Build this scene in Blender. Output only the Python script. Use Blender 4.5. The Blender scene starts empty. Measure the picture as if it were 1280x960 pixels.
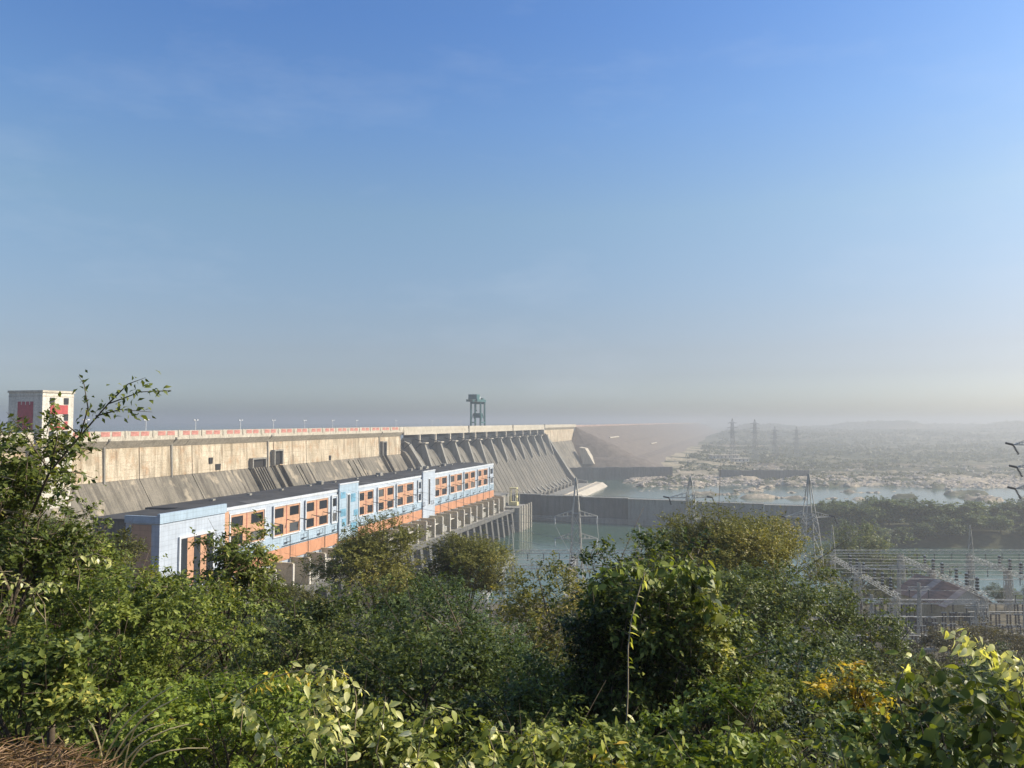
import bpy, math, random
import numpy as np
from mathutils import Vector, noise as mnoise

# ------------------------------------------------------------------ camera, sky, sun, exposure
sc = bpy.context.scene
COL = sc.collection
F = 960.0                                   # focal length in photo pixels (1280 wide)
PITCH = math.atan(47.0 / F)                 # horizon at row 527
camd = bpy.data.cameras.new('camera'); cam = bpy.data.objects.new('camera', camd); COL.objects.link(cam)
camd.sensor_width = 36.0; camd.lens = 36.0 * F / 1280.0
camd.clip_start = 0.1; camd.clip_end = 40000
cam.location = (0, 0, 0); cam.rotation_euler = (math.pi / 2 + PITCH, 0, 0)
sc.camera = cam

SUN_AZ, SUN_EL = math.radians(84), math.radians(34)       # azimuth clockwise from straight ahead
world = bpy.data.worlds.new('World'); sc.world = world; world.use_nodes = True
wn = world.node_tree; wn.nodes.clear()
sky = wn.nodes.new('ShaderNodeTexSky'); sky.sky_type = 'NISHITA'; sky.sun_disc = False
sky.sun_elevation = SUN_EL; sky.sun_rotation = SUN_AZ
sky.altitude = 150; sky.air_density = 1.0; sky.dust_density = 2.0; sky.ozone_density = 3.0
bgn = wn.nodes.new('ShaderNodeBackground'); bgn.inputs['Strength'].default_value = 0.14
wo = wn.nodes.new('ShaderNodeOutputWorld')
# ground-level haze dulls the sky evenly all round the horizon; thin high cirrus
wtc = wn.nodes.new('ShaderNodeTexCoord'); wsp = wn.nodes.new('ShaderNodeSeparateXYZ'); wn.links.new(wtc.outputs['Generated'], wsp.inputs[0])
wr = wn.nodes.new('ShaderNodeValToRGB'); we = wr.color_ramp.elements
while len(we) < 8: we.new(.5)
for i_, (p_, c_) in enumerate(((0.000, (0.918, 1.029, 1.168)), (0.028, (0.841, 0.915, 1.097)), (0.059, (0.724, 0.717, 0.823)), (0.090, (0.731, 0.683, 0.725)), (0.131, (0.757, 0.713, 0.717)), (0.260, (0.831, 0.864, 0.818)), (0.365, (0.706, 0.864, 0.986)), (0.470, (0.580, 0.805, 1.052)))): we[i_].position = p_; we[i_].color = (*c_, 1)
wn.links.new(wsp.outputs[2], wr.inputs[0])
wm = wn.nodes.new('ShaderNodeMixRGB'); wm.blend_type = 'MULTIPLY'; wm.inputs[0].default_value = 1.0
wn.links.new(sky.outputs[0], wm.inputs[1]); wn.links.new(wr.outputs[0], wm.inputs[2])
wmp = wn.nodes.new('ShaderNodeMapping'); wmp.inputs['Scale'].default_value = (2.2, 2.2, 7.0); wmp.inputs['Rotation'].default_value = (.25, -.2, 0); wn.links.new(wtc.outputs['Generated'], wmp.inputs[0])
wno = wn.nodes.new('ShaderNodeTexNoise'); wno.inputs['Scale'].default_value = 1.6; wno.inputs['Detail'].default_value = 7; wno.inputs['Roughness'].default_value = .62; wn.links.new(wmp.outputs[0], wno.inputs['Vector'])
wcr = wn.nodes.new('ShaderNodeValToRGB'); wcr.color_ramp.elements[0].position = .52; wcr.color_ramp.elements[0].color = (0, 0, 0, 1); wcr.color_ramp.elements[1].position = .80; wcr.color_ramp.elements[1].color = (.12, .12, .12, 1); wn.links.new(wno.outputs[0], wcr.inputs[0])
wm2 = wn.nodes.new('ShaderNodeMixRGB'); wm2.inputs[2].default_value = (4.2, 4.5, 5.0, 1); wn.links.new(wcr.outputs[0], wm2.inputs[0]); wn.links.new(wm.outputs[0], wm2.inputs[1])
wn.links.new(wm2.outputs[0], bgn.inputs['Color']); wn.links.new(bgn.outputs[0], wo.inputs[0])

sund = bpy.data.lights.new('sun', 'SUN'); sun = bpy.data.objects.new('sun', sund); COL.objects.link(sun)
sund.energy = 5.0; sund.angle = math.radians(0.55); sund.color = (1.0, 0.90, 0.74)
sv = Vector((math.sin(SUN_AZ) * math.cos(SUN_EL), math.cos(SUN_AZ) * math.cos(SUN_EL), math.sin(SUN_EL)))
sun.rotation_euler = sv.to_track_quat('Z', 'Y').to_euler(); sun.location = (300, 0, 300)
sun['kind'] = 'helper'

vs = sc.view_settings
vs.view_transform = 'Standard'; vs.look = 'None'; vs.exposure = 0.42; vs.gamma = 1.0; vs.use_curve_mapping = False
cy = sc.cycles
cy.use_denoising = True
cy.max_bounces = 6; cy.diffuse_bounces = 2; cy.glossy_bounces = 3; cy.transmission_bounces = 4; cy.volume_bounces = 1
cy.transparent_max_bounces = 6
cy.sample_clamp_indirect = 6.0

rng = np.random.default_rng(7)
random.seed(7)

# ------------------------------------------------------------------ pixel helpers
CP, SP = math.cos(PITCH), math.sin(PITCH)
def ray(px, py):
    r, u = (px - 640) / F, (480 - py) / F
    return r, CP - u * SP, SP + u * CP
def at(px, py, Y):
    r, f, u = ray(px, py); k = Y / f
    return Vector((r * k, Y, u * k))
def atz(px, py, z):
    r, f, u = ray(px, py); k = z / u
    return Vector((r * k, f * k, z))
# dam frame: s along the crest (16.7 degrees right of straight ahead), m upstream, z up
DX, DY = 0.2873, 0.9578
ANG = math.atan2(DY, DX)
def D(s, m, z=0.0): return (DX * s - DY * m, DY * s + DX * m, z)
def W2D(x, y): return (DX * x + DY * y, -DY * x + DX * y)
def S(px, m):
    u = (px - 640) / F
    return m * (DY + DX * u) / (DX - DY * u)
# yard frame: rows of steelwork running 6.8 degrees right of straight ahead
YU = 0.12

# ------------------------------------------------------------------ mesh helpers
OFF = {}
class MB:
    def __init__(s): s.v = []; s.f = []
    def quad(s, a, b, c, d):
        n = len(s.v); s.v += [tuple(a), tuple(b), tuple(c), tuple(d)]; s.f.append((n, n + 1, n + 2, n + 3)); return s
    def box(s, x0, x1, y0, y1, z0, z1):
        n = len(s.v)
        s.v += [(x0, y0, z0), (x1, y0, z0), (x1, y1, z0), (x0, y1, z0), (x0, y0, z1), (x1, y0, z1), (x1, y1, z1), (x0, y1, z1)]
        for f in ((0, 3, 2, 1), (4, 5, 6, 7), (0, 1, 5, 4), (1, 2, 6, 5), (2, 3, 7, 6), (3, 0, 4, 7)):
            s.f.append(tuple(n + i for i in f))
        return s
    def prism(s, poly, x0, x1):               # poly of (y, z) swept along x
        n = len(s.v); k = len(poly)
        s.v += [(x0, p[0], p[1]) for p in poly] + [(x1, p[0], p[1]) for p in poly]
        for i in range(k):
            j = (i + 1) % k; s.f.append((n + i, n + j, n + k + j, n + k + i))
        s.f.append(tuple(n + i for i in reversed(range(k)))); s.f.append(tuple(n + k + i for i in range(k)))
        return s
    def bar(s, p, q, w, sides=4, w2=None):
        p, q = Vector(p), Vector(q); d = q - p
        if d.length < 1e-6: return s
        d.normalize(); a = d.orthogonal().normalized() if abs(d.z) > .99 else d.cross(Vector((0, 0, 1))).normalized()
        b = d.cross(a); n = len(s.v); w2 = w if w2 is None else w2
        for c, r in ((p, w / 2), (q, w2 / 2)):
            for i in range(sides):
                t = 2 * math.pi * (i + .5) / sides
                s.v.append(tuple(c + a * math.cos(t) * r * 1.2 + b * math.sin(t) * r * 1.2))
        for i in range(sides):
            j = (i + 1) % sides; s.f.append((n + i, n + j, n + sides + j, n + sides + i))
        s.f.append(tuple(n + i for i in reversed(range(sides)))); s.f.append(tuple(n + sides + i for i in range(sides)))
        return s
    def tube(s, pts, rads, sides=6):
        n0 = len(s.v); pts = [Vector(p) for p in pts]
        for i, p in enumerate(pts):
            d = (pts[min(i + 1, len(pts) - 1)] - pts[max(i - 1, 0)])
            d = d.normalized() if d.length > 1e-9 else Vector((0, 0, 1))
            a = d.cross(Vector((0.31, 0.95, 0.02))).normalized(); b = d.cross(a)
            for k in range(sides):
                t = 2 * math.pi * k / sides
                s.v.append(tuple(p + (a * math.cos(t) + b * math.sin(t)) * rads[i]))
        for i in range(len(pts) - 1):
            for k in range(sides):
                j = (k + 1) % sides; o = n0 + i * sides
                s.f.append((o + k, o + j, o + sides + j, o + sides + k))
        s.f.append(tuple(n0 + k for k in reversed(range(sides))))
        o = n0 + (len(pts) - 1) * sides; s.f.append(tuple(o + k for k in range(sides)))
        return s
    def lathe(s, prof, sides=8, c=(0, 0, 0)):
        n0 = len(s.v)
        for r, z in prof:
            for k in range(sides):
                t = 2 * math.pi * k / sides; s.v.append((c[0] + r * math.cos(t), c[1] + r * math.sin(t), c[2] + z))
        for i in range(len(prof) - 1):
            for k in range(sides):
                j = (k + 1) % sides; o = n0 + i * sides
                s.f.append((o + k, o + j, o + sides + j, o + sides + k))
        return s
    def mesh(s, name, mat, off=(0, 0, 0), smooth=False):
        me = bpy.data.meshes.new(name)
        ox, oy, oz = off
        me.from_pydata([(x - ox, y - oy, z - oz) for x, y, z in s.v], [], s.f)
        if mat is not None: me.materials.append(mat)
        if smooth: me.polygons.foreach_set('use_smooth', [True] * len(me.polygons))
        return me
    def build(s, name, mat, parent=None, smooth=False, loc=None, rz=0.0):
        off = OFF.get(parent.name, (0, 0, 0)) if parent else (0, 0, 0)
        o = bpy.data.objects.new(name, s.mesh(name, mat, off, smooth)); COL.objects.link(o)
        if parent: o.parent = parent; OFF[o.name] = off
        if loc is not None: o.location = loc
        if rz: o.rotation_euler[2] = rz
        return o

def tag(o, label, cat, group=None):
    o['label'] = label; o['category'] = cat
    if group: o['group'] = group
    return o
def thing(name, label, cat, loc=(0, 0, 0), rz=0.0, group=None):
    o = bpy.data.objects.new(name, None); COL.objects.link(o); o.empty_display_size = .3
    o.location = loc; o.rotation_euler = (0, 0, rz); return tag(o, label, cat, group)
def dthing(name, label, cat, s, m, z, group=None):          # a thing whose parts are written in dam coordinates
    o = thing(name, label, cat, D(s, m, z), ANG, group); OFF[o.name] = (s, m, z); return o
def kind(o, k): o['kind'] = k; return o
def place(name, me, parent, loc=(0, 0, 0), rot=None, scale=None):
    o = bpy.data.objects.new(name, me); COL.objects.link(o); o.parent = parent
    off = OFF.get(parent.name, (0, 0, 0)) if parent else (0, 0, 0)
    o.location = (loc[0] - off[0], loc[1] - off[1], loc[2] - off[2])
    if rot is not None: o.rotation_euler = rot
    if scale is not None: o.scale = scale if hasattr(scale, '__len__') else (scale,) * 3
    return o
def copy_tree(o, parent=None):
    c = o.copy(); COL.objects.link(c)
    if parent is not None: c.parent = parent
    for ch in [x for x in bpy.data.objects if x.parent == o]: copy_tree(ch, c)
    return c

# ------------------------------------------------------------------ materials
def nodes_of(name):
    m = bpy.data.materials.new(name); m.use_nodes = True
    nt = m.node_tree; b = nt.nodes['Principled BSDF']; return m, nt, b
def ramp(nt, stops, fac):
    r = nt.nodes.new('ShaderNodeValToRGB'); e = r.color_ramp.elements
    while len(e) < len(stops): e.new(.5)
    for i, (p, c) in enumerate(stops): e[i].position = p; e[i].color = (*c, 1)
    nt.links.new(fac, r.inputs[0]); return r.outputs[0]
def noise_tex(nt, scale, detail=5, rough=.6, mapscale=(1, 1, 1), co='Object'):
    tc = nt.nodes.new('ShaderNodeTexCoord'); mp = nt.nodes.new('ShaderNodeMapping'); mp.inputs['Scale'].default_value = mapscale
    n = nt.nodes.new('ShaderNodeTexNoise'); n.inputs['Scale'].default_value = scale; n.inputs['Detail'].default_value = detail; n.inputs['Roughness'].default_value = rough
    nt.links.new(tc.outputs[co], mp.inputs[0]); nt.links.new(mp.outputs[0], n.inputs['Vector']); return n.outputs[0]
def mix(nt, a, b, fac, mode='MIX'):
    n = nt.nodes.new('ShaderNodeMixRGB'); n.blend_type = mode
    for sock, v in ((n.inputs[0], fac), (n.inputs[1], a), (n.inputs[2], b)):
        if isinstance(v, (int, float)): sock.default_value = v
        elif isinstance(v, tuple): sock.default_value = (*v, 1)
        else: nt.links.new(v, sock)
    return n.outputs[0]
def bump(nt, b, h, strength, dist):
    n = nt.nodes.new('ShaderNodeBump'); n.inputs['Strength'].default_value = strength; n.inputs['Distance'].default_value = dist
    nt.links.new(h, n.inputs['Height']); nt.links.new(n.outputs[0], b.inputs['Normal'])
def plain(name, c, rough=.7, var=.25, scale=.6, metal=0.0, mapscale=(1, 1, 1)):
    m, nt, b = nodes_of(name)
    n = noise_tex(nt, scale, 5, .65, mapscale)
    lo = tuple(x * (1 - var) for x in c); hi = tuple(min(1, x * (1 + var)) for x in c)
    nt.links.new(ramp(nt, [(.3, lo), (.7, hi)], n), b.inputs['Base Color'])
    b.inputs['Roughness'].default_value = rough; b.inputs['Metallic'].default_value = metal
    b.inputs['Specular IOR Level'].default_value = .3
    return m
M = {}
def concrete(name, c0, c1, stain, streak=(.35, .35, .03), amount=.6, patch=None, sscale=1.0, lifts=False):
    """weathered concrete: big patches, streaks, dark stains"""
    m, nt, b = nodes_of(name)
    big = noise_tex(nt, .06, 6, .62)
    col = ramp(nt, [(.32, c0), (.68, c1)], big)
    st = noise_tex(nt, sscale, 6, .7, streak)
    k = ramp(nt, [(.45, (0, 0, 0)), (.66, (amount,) * 3)], st)
    col = mix(nt, col, stain, k)
    if patch:
        pn = noise_tex(nt, .16, 4, .55, (1, 1, .5)); pk = ramp(nt, [(.56, (0, 0, 0)), (.66, (.75,) * 3)], pn); col = mix(nt, col, patch, pk)
    if lifts:                                   # horizontal lift joints, rusty seepage low on the wall
        tc = nt.nodes.new('ShaderNodeTexCoord'); sp = nt.nodes.new('ShaderNodeSeparateXYZ'); nt.links.new(tc.outputs['Object'], sp.inputs[0])
        pp = nt.nodes.new('ShaderNodeMath'); pp.operation = 'PINGPONG'; pp.inputs[1].default_value = 1.55; nt.links.new(sp.outputs[2], pp.inputs[0])
        lt = nt.nodes.new('ShaderNodeMath'); lt.operation = 'LESS_THAN'; lt.inputs[1].default_value = .16; nt.links.new(pp.outputs[0], lt.inputs[0])
        lm_ = nt.nodes.new('ShaderNodeMath'); lm_.operation = 'MULTIPLY'; nt.links.new(lt.outputs[0], lm_.inputs[0]); nt.links.new(ramp(nt, [(.42, (0, 0, 0)), (.62, (.55,) * 3)], noise_tex(nt, .12, 4, .6)), lm_.inputs[1])
        col = mix(nt, col, (.26, .20, .13), lm_.outputs[0])
        col = mix(nt, col, (.42, .25, .13), ramp(nt, [(.52, (0, 0, 0)), (.70, (.7,) * 3)], noise_tex(nt, .22, 5, .65, (1, 1, .7))))
        col = mix(nt, col, (.12, .10, .075), ramp(nt, [(.60, (0, 0, 0)), (.72, (.75,) * 3)], noise_tex(nt, .35, 6, .7, (.8, .8, .12))))
    fine = noise_tex(nt, 1.7, 4, .6); col = mix(nt, col, ramp(nt, [(.3, (.72, .72, .72)), (.7, (1.15, 1.15, 1.15))], fine), 1.0, 'MULTIPLY')
    nt.links.new(col, b.inputs['Base Color']); b.inputs['Roughness'].default_value = .88; b.inputs['Specular IOR Level'].default_value = .2
    bump(nt, b, fine, .35, .25)
    return m
M['wall'] = concrete('cream_concrete', (.42, .335, .22), (.72, .61, .45), (.20, .155, .10), (.5, .5, .035), .85, (.66, .57, .42), lifts=True)
M['slope'] = concrete('grey_slope', (.145, .13, .10), (.27, .235, .18), (.06, .052, .042), (.55, .03, .03), .95, (.42, .35, .25))
M['spill'] = concrete('spillway_concrete', (.145, .132, .105), (.225, .20, .16), (.07, .065, .055), (.30, .012, .012), .9, None)
M['darkcon'] = concrete('dark_wall_concrete', (.12, .115, .105), (.19, .18, .16), (.06, .06, .055), (.4, .4, .05), .7)
M['greycon'] = concrete('grey_concrete', (.25, .235, .20), (.34, .32, .27), (.12, .11, .09), (.4, .4, .05), .6)
M['pale'] = concrete('pale_concrete', (.50, .44, .34), (.62, .55, .44), (.28, .24, .18), (.4, .4, .06), .5)
M['deckcon'] = concrete('bridge_concrete', (.50, .44, .34), (.60, .54, .43), (.26, .22, .17), (.6, .6, .3), .6)
M['tan'] = concrete('tan_plaster', (.42, .35, .22), (.50, .42, .28), (.25, .20, .13), (.5, .5, .06), .5)
M['white'] = concrete('white_plaster', (.60, .55, .45), (.70, .65, .55), (.40, .36, .30), (.5, .5, .05), .5)
M['red'] = plain('red_paint', (.40, .065, .06), .6, .25, .8)
M['darkred'] = plain('dark_red_paint', (.36, .045, .06), .6, .2, .8)
M['para_red'] = plain('faded_red_paint', (.46, .20, .16), .8, .45, .6)
M['para_pink'] = plain('faded_pink_paint', (.33, .24, .20), .8, .3, .05)
M['glass'] = plain('dark_glass', (.012, .014, .018), .12, .3, .5)
gm_, gnt_, gb_n = nodes_of('window_glass'); goi = gnt_.nodes.new('ShaderNodeObjectInfo')
gnt_.links.new(ramp(gnt_, [(0, (.008, .010, .013)), (.7, (.020, .024, .030)), (.86, (.07, .075, .08)), (1, (.14, .13, .11))], goi.outputs['Random']), gb_n.inputs['Base Color']); gb_n.inputs['Roughness'].default_value = .15
M['glass'] = gm_
M['steel'] = plain('galvanised_steel', (.44, .42, .36), .5, .25, .7, .0)
M['farsteel'] = plain('weathered_steel', (.20, .20, .20), .6, .2)
M['darksteel'] = plain('dark_steel', (.055, .06, .06), .5, .3, .8)
M['gate'] = plain('gate_steel', (.05, .055, .06), .55, .4, .3)
M['teal'] = plain('teal_paint', (.045, .12, .12), .5, .25, .4)
M['yellow'] = plain('yellow_paint', (.60, .53, .26), .5, .2, .5)
M['rust'] = plain('rusty_roof_sheet', (.22, .135, .10), .75, .5, .9, 0, (1, .12, 1))
M['rust2'] = plain('pale_roof_sheet', (.40, .31, .25), .75, .4, .9, 0, (1, .12, 1))
M['roof'] = plain('dark_roof_felt', (.058, .057, .056), .9, .35, .08)
M['roof2'] = plain('patched_roof_felt', (.085, .082, .078), .9, .4, .3)
M['roof'].node_tree.nodes['Principled BSDF'].inputs['Specular IOR Level'].default_value = .1
M['black'] = plain('black_porcelain', (.02, .02, .02), .3, .3)
M['porc'] = plain('pale_porcelain', (.6, .6, .57), .3, .1)
M['brownporc'] = plain('brown_porcelain', (.05, .032, .028), .3, .2)
M['bark'] = plain('bark', (.10, .075, .05), .9, .4, 6)
M['twig'] = plain('pale_twig', (.24, .19, .12), .85, .3, 6)
M['shadebox'] = plain('painted_recess_shade', (.03, .028, .026), .9, .3)  # near-black colour standing in for the shade inside openings

def cladding(name, c, gx, gz, lw=.05):
    m, nt, b = nodes_of(name)
    tc = nt.nodes.new('ShaderNodeTexCoord'); sp = nt.nodes.new('ShaderNodeSeparateXYZ'); nt.links.new(tc.outputs['Object'], sp.inputs[0])
    ln = None
    for o, g in ((0, gx), (2, gz)):
        a = nt.nodes.new('ShaderNodeMath'); a.operation = 'PINGPONG'; a.inputs[1].default_value = g / 2; nt.links.new(sp.outputs[o], a.inputs[0])
        k = nt.nodes.new('ShaderNodeMath'); k.operation = 'LESS_THAN'; k.inputs[1].default_value = lw; nt.links.new(a.outputs[0], k.inputs[0])
        if ln is None: ln = k.outputs[0]
        else:
            mx = nt.nodes.new('ShaderNodeMath'); mx.operation = 'MAXIMUM'; nt.links.new(ln, mx.inputs[0]); nt.links.new(k.outputs[0], mx.inputs[1]); ln = mx.outputs[0]
    n = noise_tex(nt, .25, 5, .6)
    col = ramp(nt, [(.3, tuple(x * .86 for x in c)), (.7, tuple(min(1, x * 1.08) for x in c))], n)
    st = ramp(nt, [(.5, (0, 0, 0)), (.75, (.5,) * 3)], noise_tex(nt, 1.0, 5, .7, (.5, .5, .05)))
    col = mix(nt, col, tuple(x * .5 for x in c), st)
    f = nt.nodes.new('ShaderNodeMath'); f.operation = 'MULTIPLY'; f.inputs[1].default_value = .45; nt.links.new(ln, f.inputs[0])
    col = mix(nt, col, tuple(x * .35 for x in c), f.outputs[0])
    nt.links.new(col, b.inputs['Base Color']); b.inputs['Roughness'].default_value = .45; b.inputs['Specular IOR Level'].default_value = .3
    return m
M['blue'] = cladding('pale_blue_cladding', (.47, .52, .58), 1.6, 1.6)
M['bluepanel'] = cladding('light_blue_cladding', (.39, .49, .57), 1.6, 1.6)
M['trim'] = cladding('white_trim', (.62, .64, .65), 4, 4, .03)
M['orange'] = cladding('terracotta_cladding', (.57, .32, .19), 3.2, 1.7, .05)
M['orange2'] = cladding('terracotta_base_cladding', (.57, .275, .15), 11.0, 9.0, .09)
M['blueglass'] = plain('blue_glass', (.16, .34, .46), .15, .35, .35)

def water(name, c, rough, bscale, bstr):
    m, nt, b = nodes_of(name)
    n = noise_tex(nt, .02, 4, .6)
    nt.links.new(ramp(nt, [(.3, c), (.7, tuple(x * 1.25 for x in c))], n), b.inputs['Base Color'])
    b.inputs['Roughness'].default_value = rough; b.inputs['IOR'].default_value = 1.33
    bump(nt, b, noise_tex(nt, bscale, 4, .6), bstr, .3)
    return m
M['water'] = water('river_water', (.046, .086, .062), .10, .30, .22)
M['reservoir'] = water('reservoir_water', (.05, .07, .08), .12, .2, .2)

def leafmat(name, dark, mid, light, accent, transl=.35, acc_at=.93, rough=.45, spec=.22):
    m, nt, b = nodes_of(name)
    a = nt.nodes.new('ShaderNodeAttribute'); a.attribute_name = 'tint'
    oi = nt.nodes.new('ShaderNodeObjectInfo')
    col = ramp(nt, [(0, dark), (.45, mid), (acc_at - .06, light), (acc_at + .03, accent)], a.outputs['Fac'])
    v = nt.nodes.new('ShaderNodeMapRange'); v.inputs[3].default_value = .82; v.inputs[4].default_value = 1.18
    nt.links.new(oi.outputs['Random'], v.inputs[0])
    hs = nt.nodes.new('ShaderNodeHueSaturation'); nt.links.new(col, hs.inputs['Color']); nt.links.new(v.outputs[0], hs.inputs['Value'])
    col = hs.outputs[0]
    nt.links.new(col, b.inputs['Base Color']); b.inputs['Roughness'].default_value = rough; b.inputs['Specular IOR Level'].default_value = spec
    t = nt.nodes.new('ShaderNodeBsdfTranslucent')
    tcol = mix(nt, col, (1.5, 1.45, .55), 1.0, 'MULTIPLY'); nt.links.new(tcol, t.inputs['Color'])
    mx = nt.nodes.new('ShaderNodeMixShader'); mx.inputs[0].default_value = transl
    nt.links.new(b.outputs[0], mx.inputs[1]); nt.links.new(t.outputs[0], mx.inputs[2])
    nt.links.new(mx.outputs[0], nt.nodes['Material Output'].inputs['Surface'])
    return m
L = {
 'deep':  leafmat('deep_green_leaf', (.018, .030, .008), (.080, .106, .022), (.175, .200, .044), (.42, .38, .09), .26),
 'mid':   leafmat('mid_green_leaf', (.030, .046, .010), (.135, .165, .032), (.265, .280, .056), (.58, .52, .14), .30, .95),
 'grass': leafmat('bright_green_leaf', (.036, .060, .011), (.155, .205, .034), (.300, .335, .064), (.66, .56, .13), .32, .96),
 'olive': leafmat('olive_leaf', (.038, .040, .012), (.138, .136, .031), (.245, .230, .054), (.38, .30, .09), .30),
 'brown': leafmat('brown_olive_leaf', (.050, .042, .020), (.125, .105, .046), (.200, .168, .074), (.30, .20, .10), .25),
 'blueg': leafmat('blue_green_leaf', (.018, .032, .012), (.066, .098, .030), (.135, .170, .050), (.26, .26, .08), .26),
 'pale':  leafmat('pale_yellow_leaf', (.34, .36, .09), (.58, .56, .20), (.74, .70, .34), (.80, .76, .48), .42, .93, .4, .4),
 'gold':  leafmat('golden_leaf', (.20, .18, .03), (.46, .36, .05), (.64, .44, .06), (.62, .24, .05), .40),
 'far':   leafmat('far_scrub_leaf', (.055, .060, .032), (.095, .100, .052), (.150, .142, .080), (.22, .19, .12), .25),
 'belt':  leafmat('belt_leaf', (.036, .056, .020), (.098, .126, .040), (.160, .185, .060), (.22, .22, .08), .28),
}
def blade(name, c0, c1, transl=.2):
    m = leafmat(name, c0, tuple((a + b) / 2 for a, b in zip(c0, c1)), c1, c1, transl); return m
L['straw'] = blade('dry_straw', (.15, .085, .045), (.42, .27, .15))
L['stalk'] = blade('dry_stalk', (.62, .52, .28), (.66, .56, .32))

# ------------------------------------------------------------------ terrain height
def sstep(a, b, x):
    t = np.clip((x - a) / (b - a), 0, 1); return t * t * (3 - 2 * t)
PER = [rng.uniform(0, 2 * math.pi, (6, 2)) for _ in range(4)]
GN = rng.random((4, 256, 256))
def vnoise(x, y, ch=0):
    """tileable value noise on arrays"""
    xi = np.floor(x).astype(int); yi = np.floor(y).astype(int); fx = x - xi; fy = y - yi
    fx = fx * fx * (3 - 2 * fx); fy = fy * fy * (3 - 2 * fy); g = GN[ch]
    a = g[xi % 256, yi % 256]; b = g[(xi + 1) % 256, yi % 256]; c = g[xi % 256, (yi + 1) % 256]; d = g[(xi + 1) % 256, (yi + 1) % 256]
    return (a * (1 - fx) + b * fx) * (1 - fy) + (c * (1 - fx) + d * fx) * fy
def fbm(x, y, ch=0, oct=5):
    t = np.zeros_like(x, dtype=float); amp = .5; s = 1.0
    for o in range(oct): t += amp * vnoise(x * s + 17 * o, y * s + 31 * o, (ch + o) % 4); amp *= .5; s *= 2.07
    return t
HY = np.array([-4000, -400, -60, 0, 4.1, 4.7, 6.5, 9, 15, 30, 60, 100, 150, 188, 280, 300, 330, 9000.])
HZ = np.array([25, 20, 0, -1.75, -1.78, -2.3, -3.7, -4.9, -7.2, -12.2, -21.5, -36, -57, -66, -66.3, -70, -92, -92.])
WATER_Z = -85.0
def height(x, y):
    x = np.asarray(x, float); y = np.asarray(y, float)
    s = DX * x + DY * y; m = -DY * x + DX * y
    ye = y + np.where(x < -12, .9 * (x + 12), 0.0) + np.where((y < 8) & (y > 0), np.clip((x + 2.3) * 1.1, 0, 1.5) * np.clip((8 - y) / 3, 0, 1) * np.clip(y / 2, 0, 1), 0)
    hill = np.interp(ye, HY, HZ) + (fbm(x / 9, y / 9, 1) - .47) * np.clip((y - 8) / 30, 0, 1) * 4
    # flats beyond the river
    n1 = fbm(x / 190, y / 120, 0); n2 = fbm(x / 34, y / 22, 2)
    rock = -91 + 11 * sstep(.49, .66, n1 * .5 + n2 * .5)
    bank = -82.5 + 9 * (n1 - .45) + 4.5 * sstep(.5, .72, n2)
    t = sstep(985, 1080, y + 120 * (n1 - .5) + .05 * x)
    far = rock * (1 - t) + bank * t
    far = np.where(y > 1200, far + np.minimum((y - 1200) * .006, 13), far)
    hills = 62 * sstep(2700, 3600, y) * (1 - .8 * sstep(4400, 6200, y)) * sstep(.10, .34, x / np.maximum(y, 1)) * (.30 + .95 * sstep(.34, .62, fbm(x / 800 + 3, y / 1600, 3))) + 18 * sstep(1700, 2400, y) * np.clip(fbm(x / 420, y / 500, 1) - .42, 0, 1) * 2
    far = far + hills
    near_dam = sstep(1140, 1330, s) * sstep(-40, 190, m)
    far = far * (1 - near_dam) + near_dam * (-66 + 8 * (n1 - .5))
    island = sstep(215, 262, x) * (1 - sstep(0, 1, np.abs(y - 566 + .12 * (x - 250)) / 58))
    far = np.maximum(far, -92 + 16 * np.clip(island * 1.6, 0, 1))
    w = sstep(318, 480, y) * sstep(330, 480, ye + 40)
    pool = (s < 655) & (y > 300) & (island < .02)
    far = np.where(pool, -93.0, far)
    z = np.where(y < 330, hill, np.where(hill > -80, hill, far))
    ridge = np.where(ye < 300, hill, z); z = np.where(x < -12, np.where(ye < 330, ridge, z), z)
    up = sstep(258, 266, m) * sstep(225, 250, s); z = z * (1 - up) - 70 * up
    toe = sstep(150, 176, m) * sstep(236, 262, s) * (1 - sstep(1140, 1260, s)); z = np.where(toe > 0, np.minimum(z, z * (1 - toe) - 90 * toe), z)
    apron = sstep(120, 150, m) * sstep(655, 680, s) * (1 - sstep(1030, 1100, s)); z = np.where(apron > 0, np.minimum(z, z * (1 - apron) - 90 * apron), z)
    return z
def hz(x, y): return float(height(np.array([x]), np.array([y]))[0])

def lines(segs):
    out = []
    for a, b, st in segs: out += list(np.arange(a, b, st))
    return np.array(out + [segs[-1][1]])
def axis(knots):
    """grid lines with a spacing that eases between knots (pos, step)"""
    out = [knots[0][0]]
    ps = [k[0] for k in knots]; st = [k[1] for k in knots]
    while out[-1] < ps[-1]: out.append(out[-1] + float(np.interp(out[-1], ps, st)))
    return np.array(out)
gx = axis([(-9000, 900), (-1500, 220), (-300, 18), (-60, 3), (-16, .7), (14, .7), (60, 3), (200, 6), (760, 6), (1600, 25), (4000, 120), (9000, 700)])
gy = axis([(-3000, 500), (-200, 40), (-10, 1.5), (3, .35), (12, .5), (40, 2), (200, 6), (600, 6), (800, 5), (1350, 6.5), (2200, 22), (6000, 130), (11000, 800)])
GXm, GYm = np.meshgrid(gx, gy); H = height(GXm, GYm)
nx, ny = len(gx), len(gy)
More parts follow.
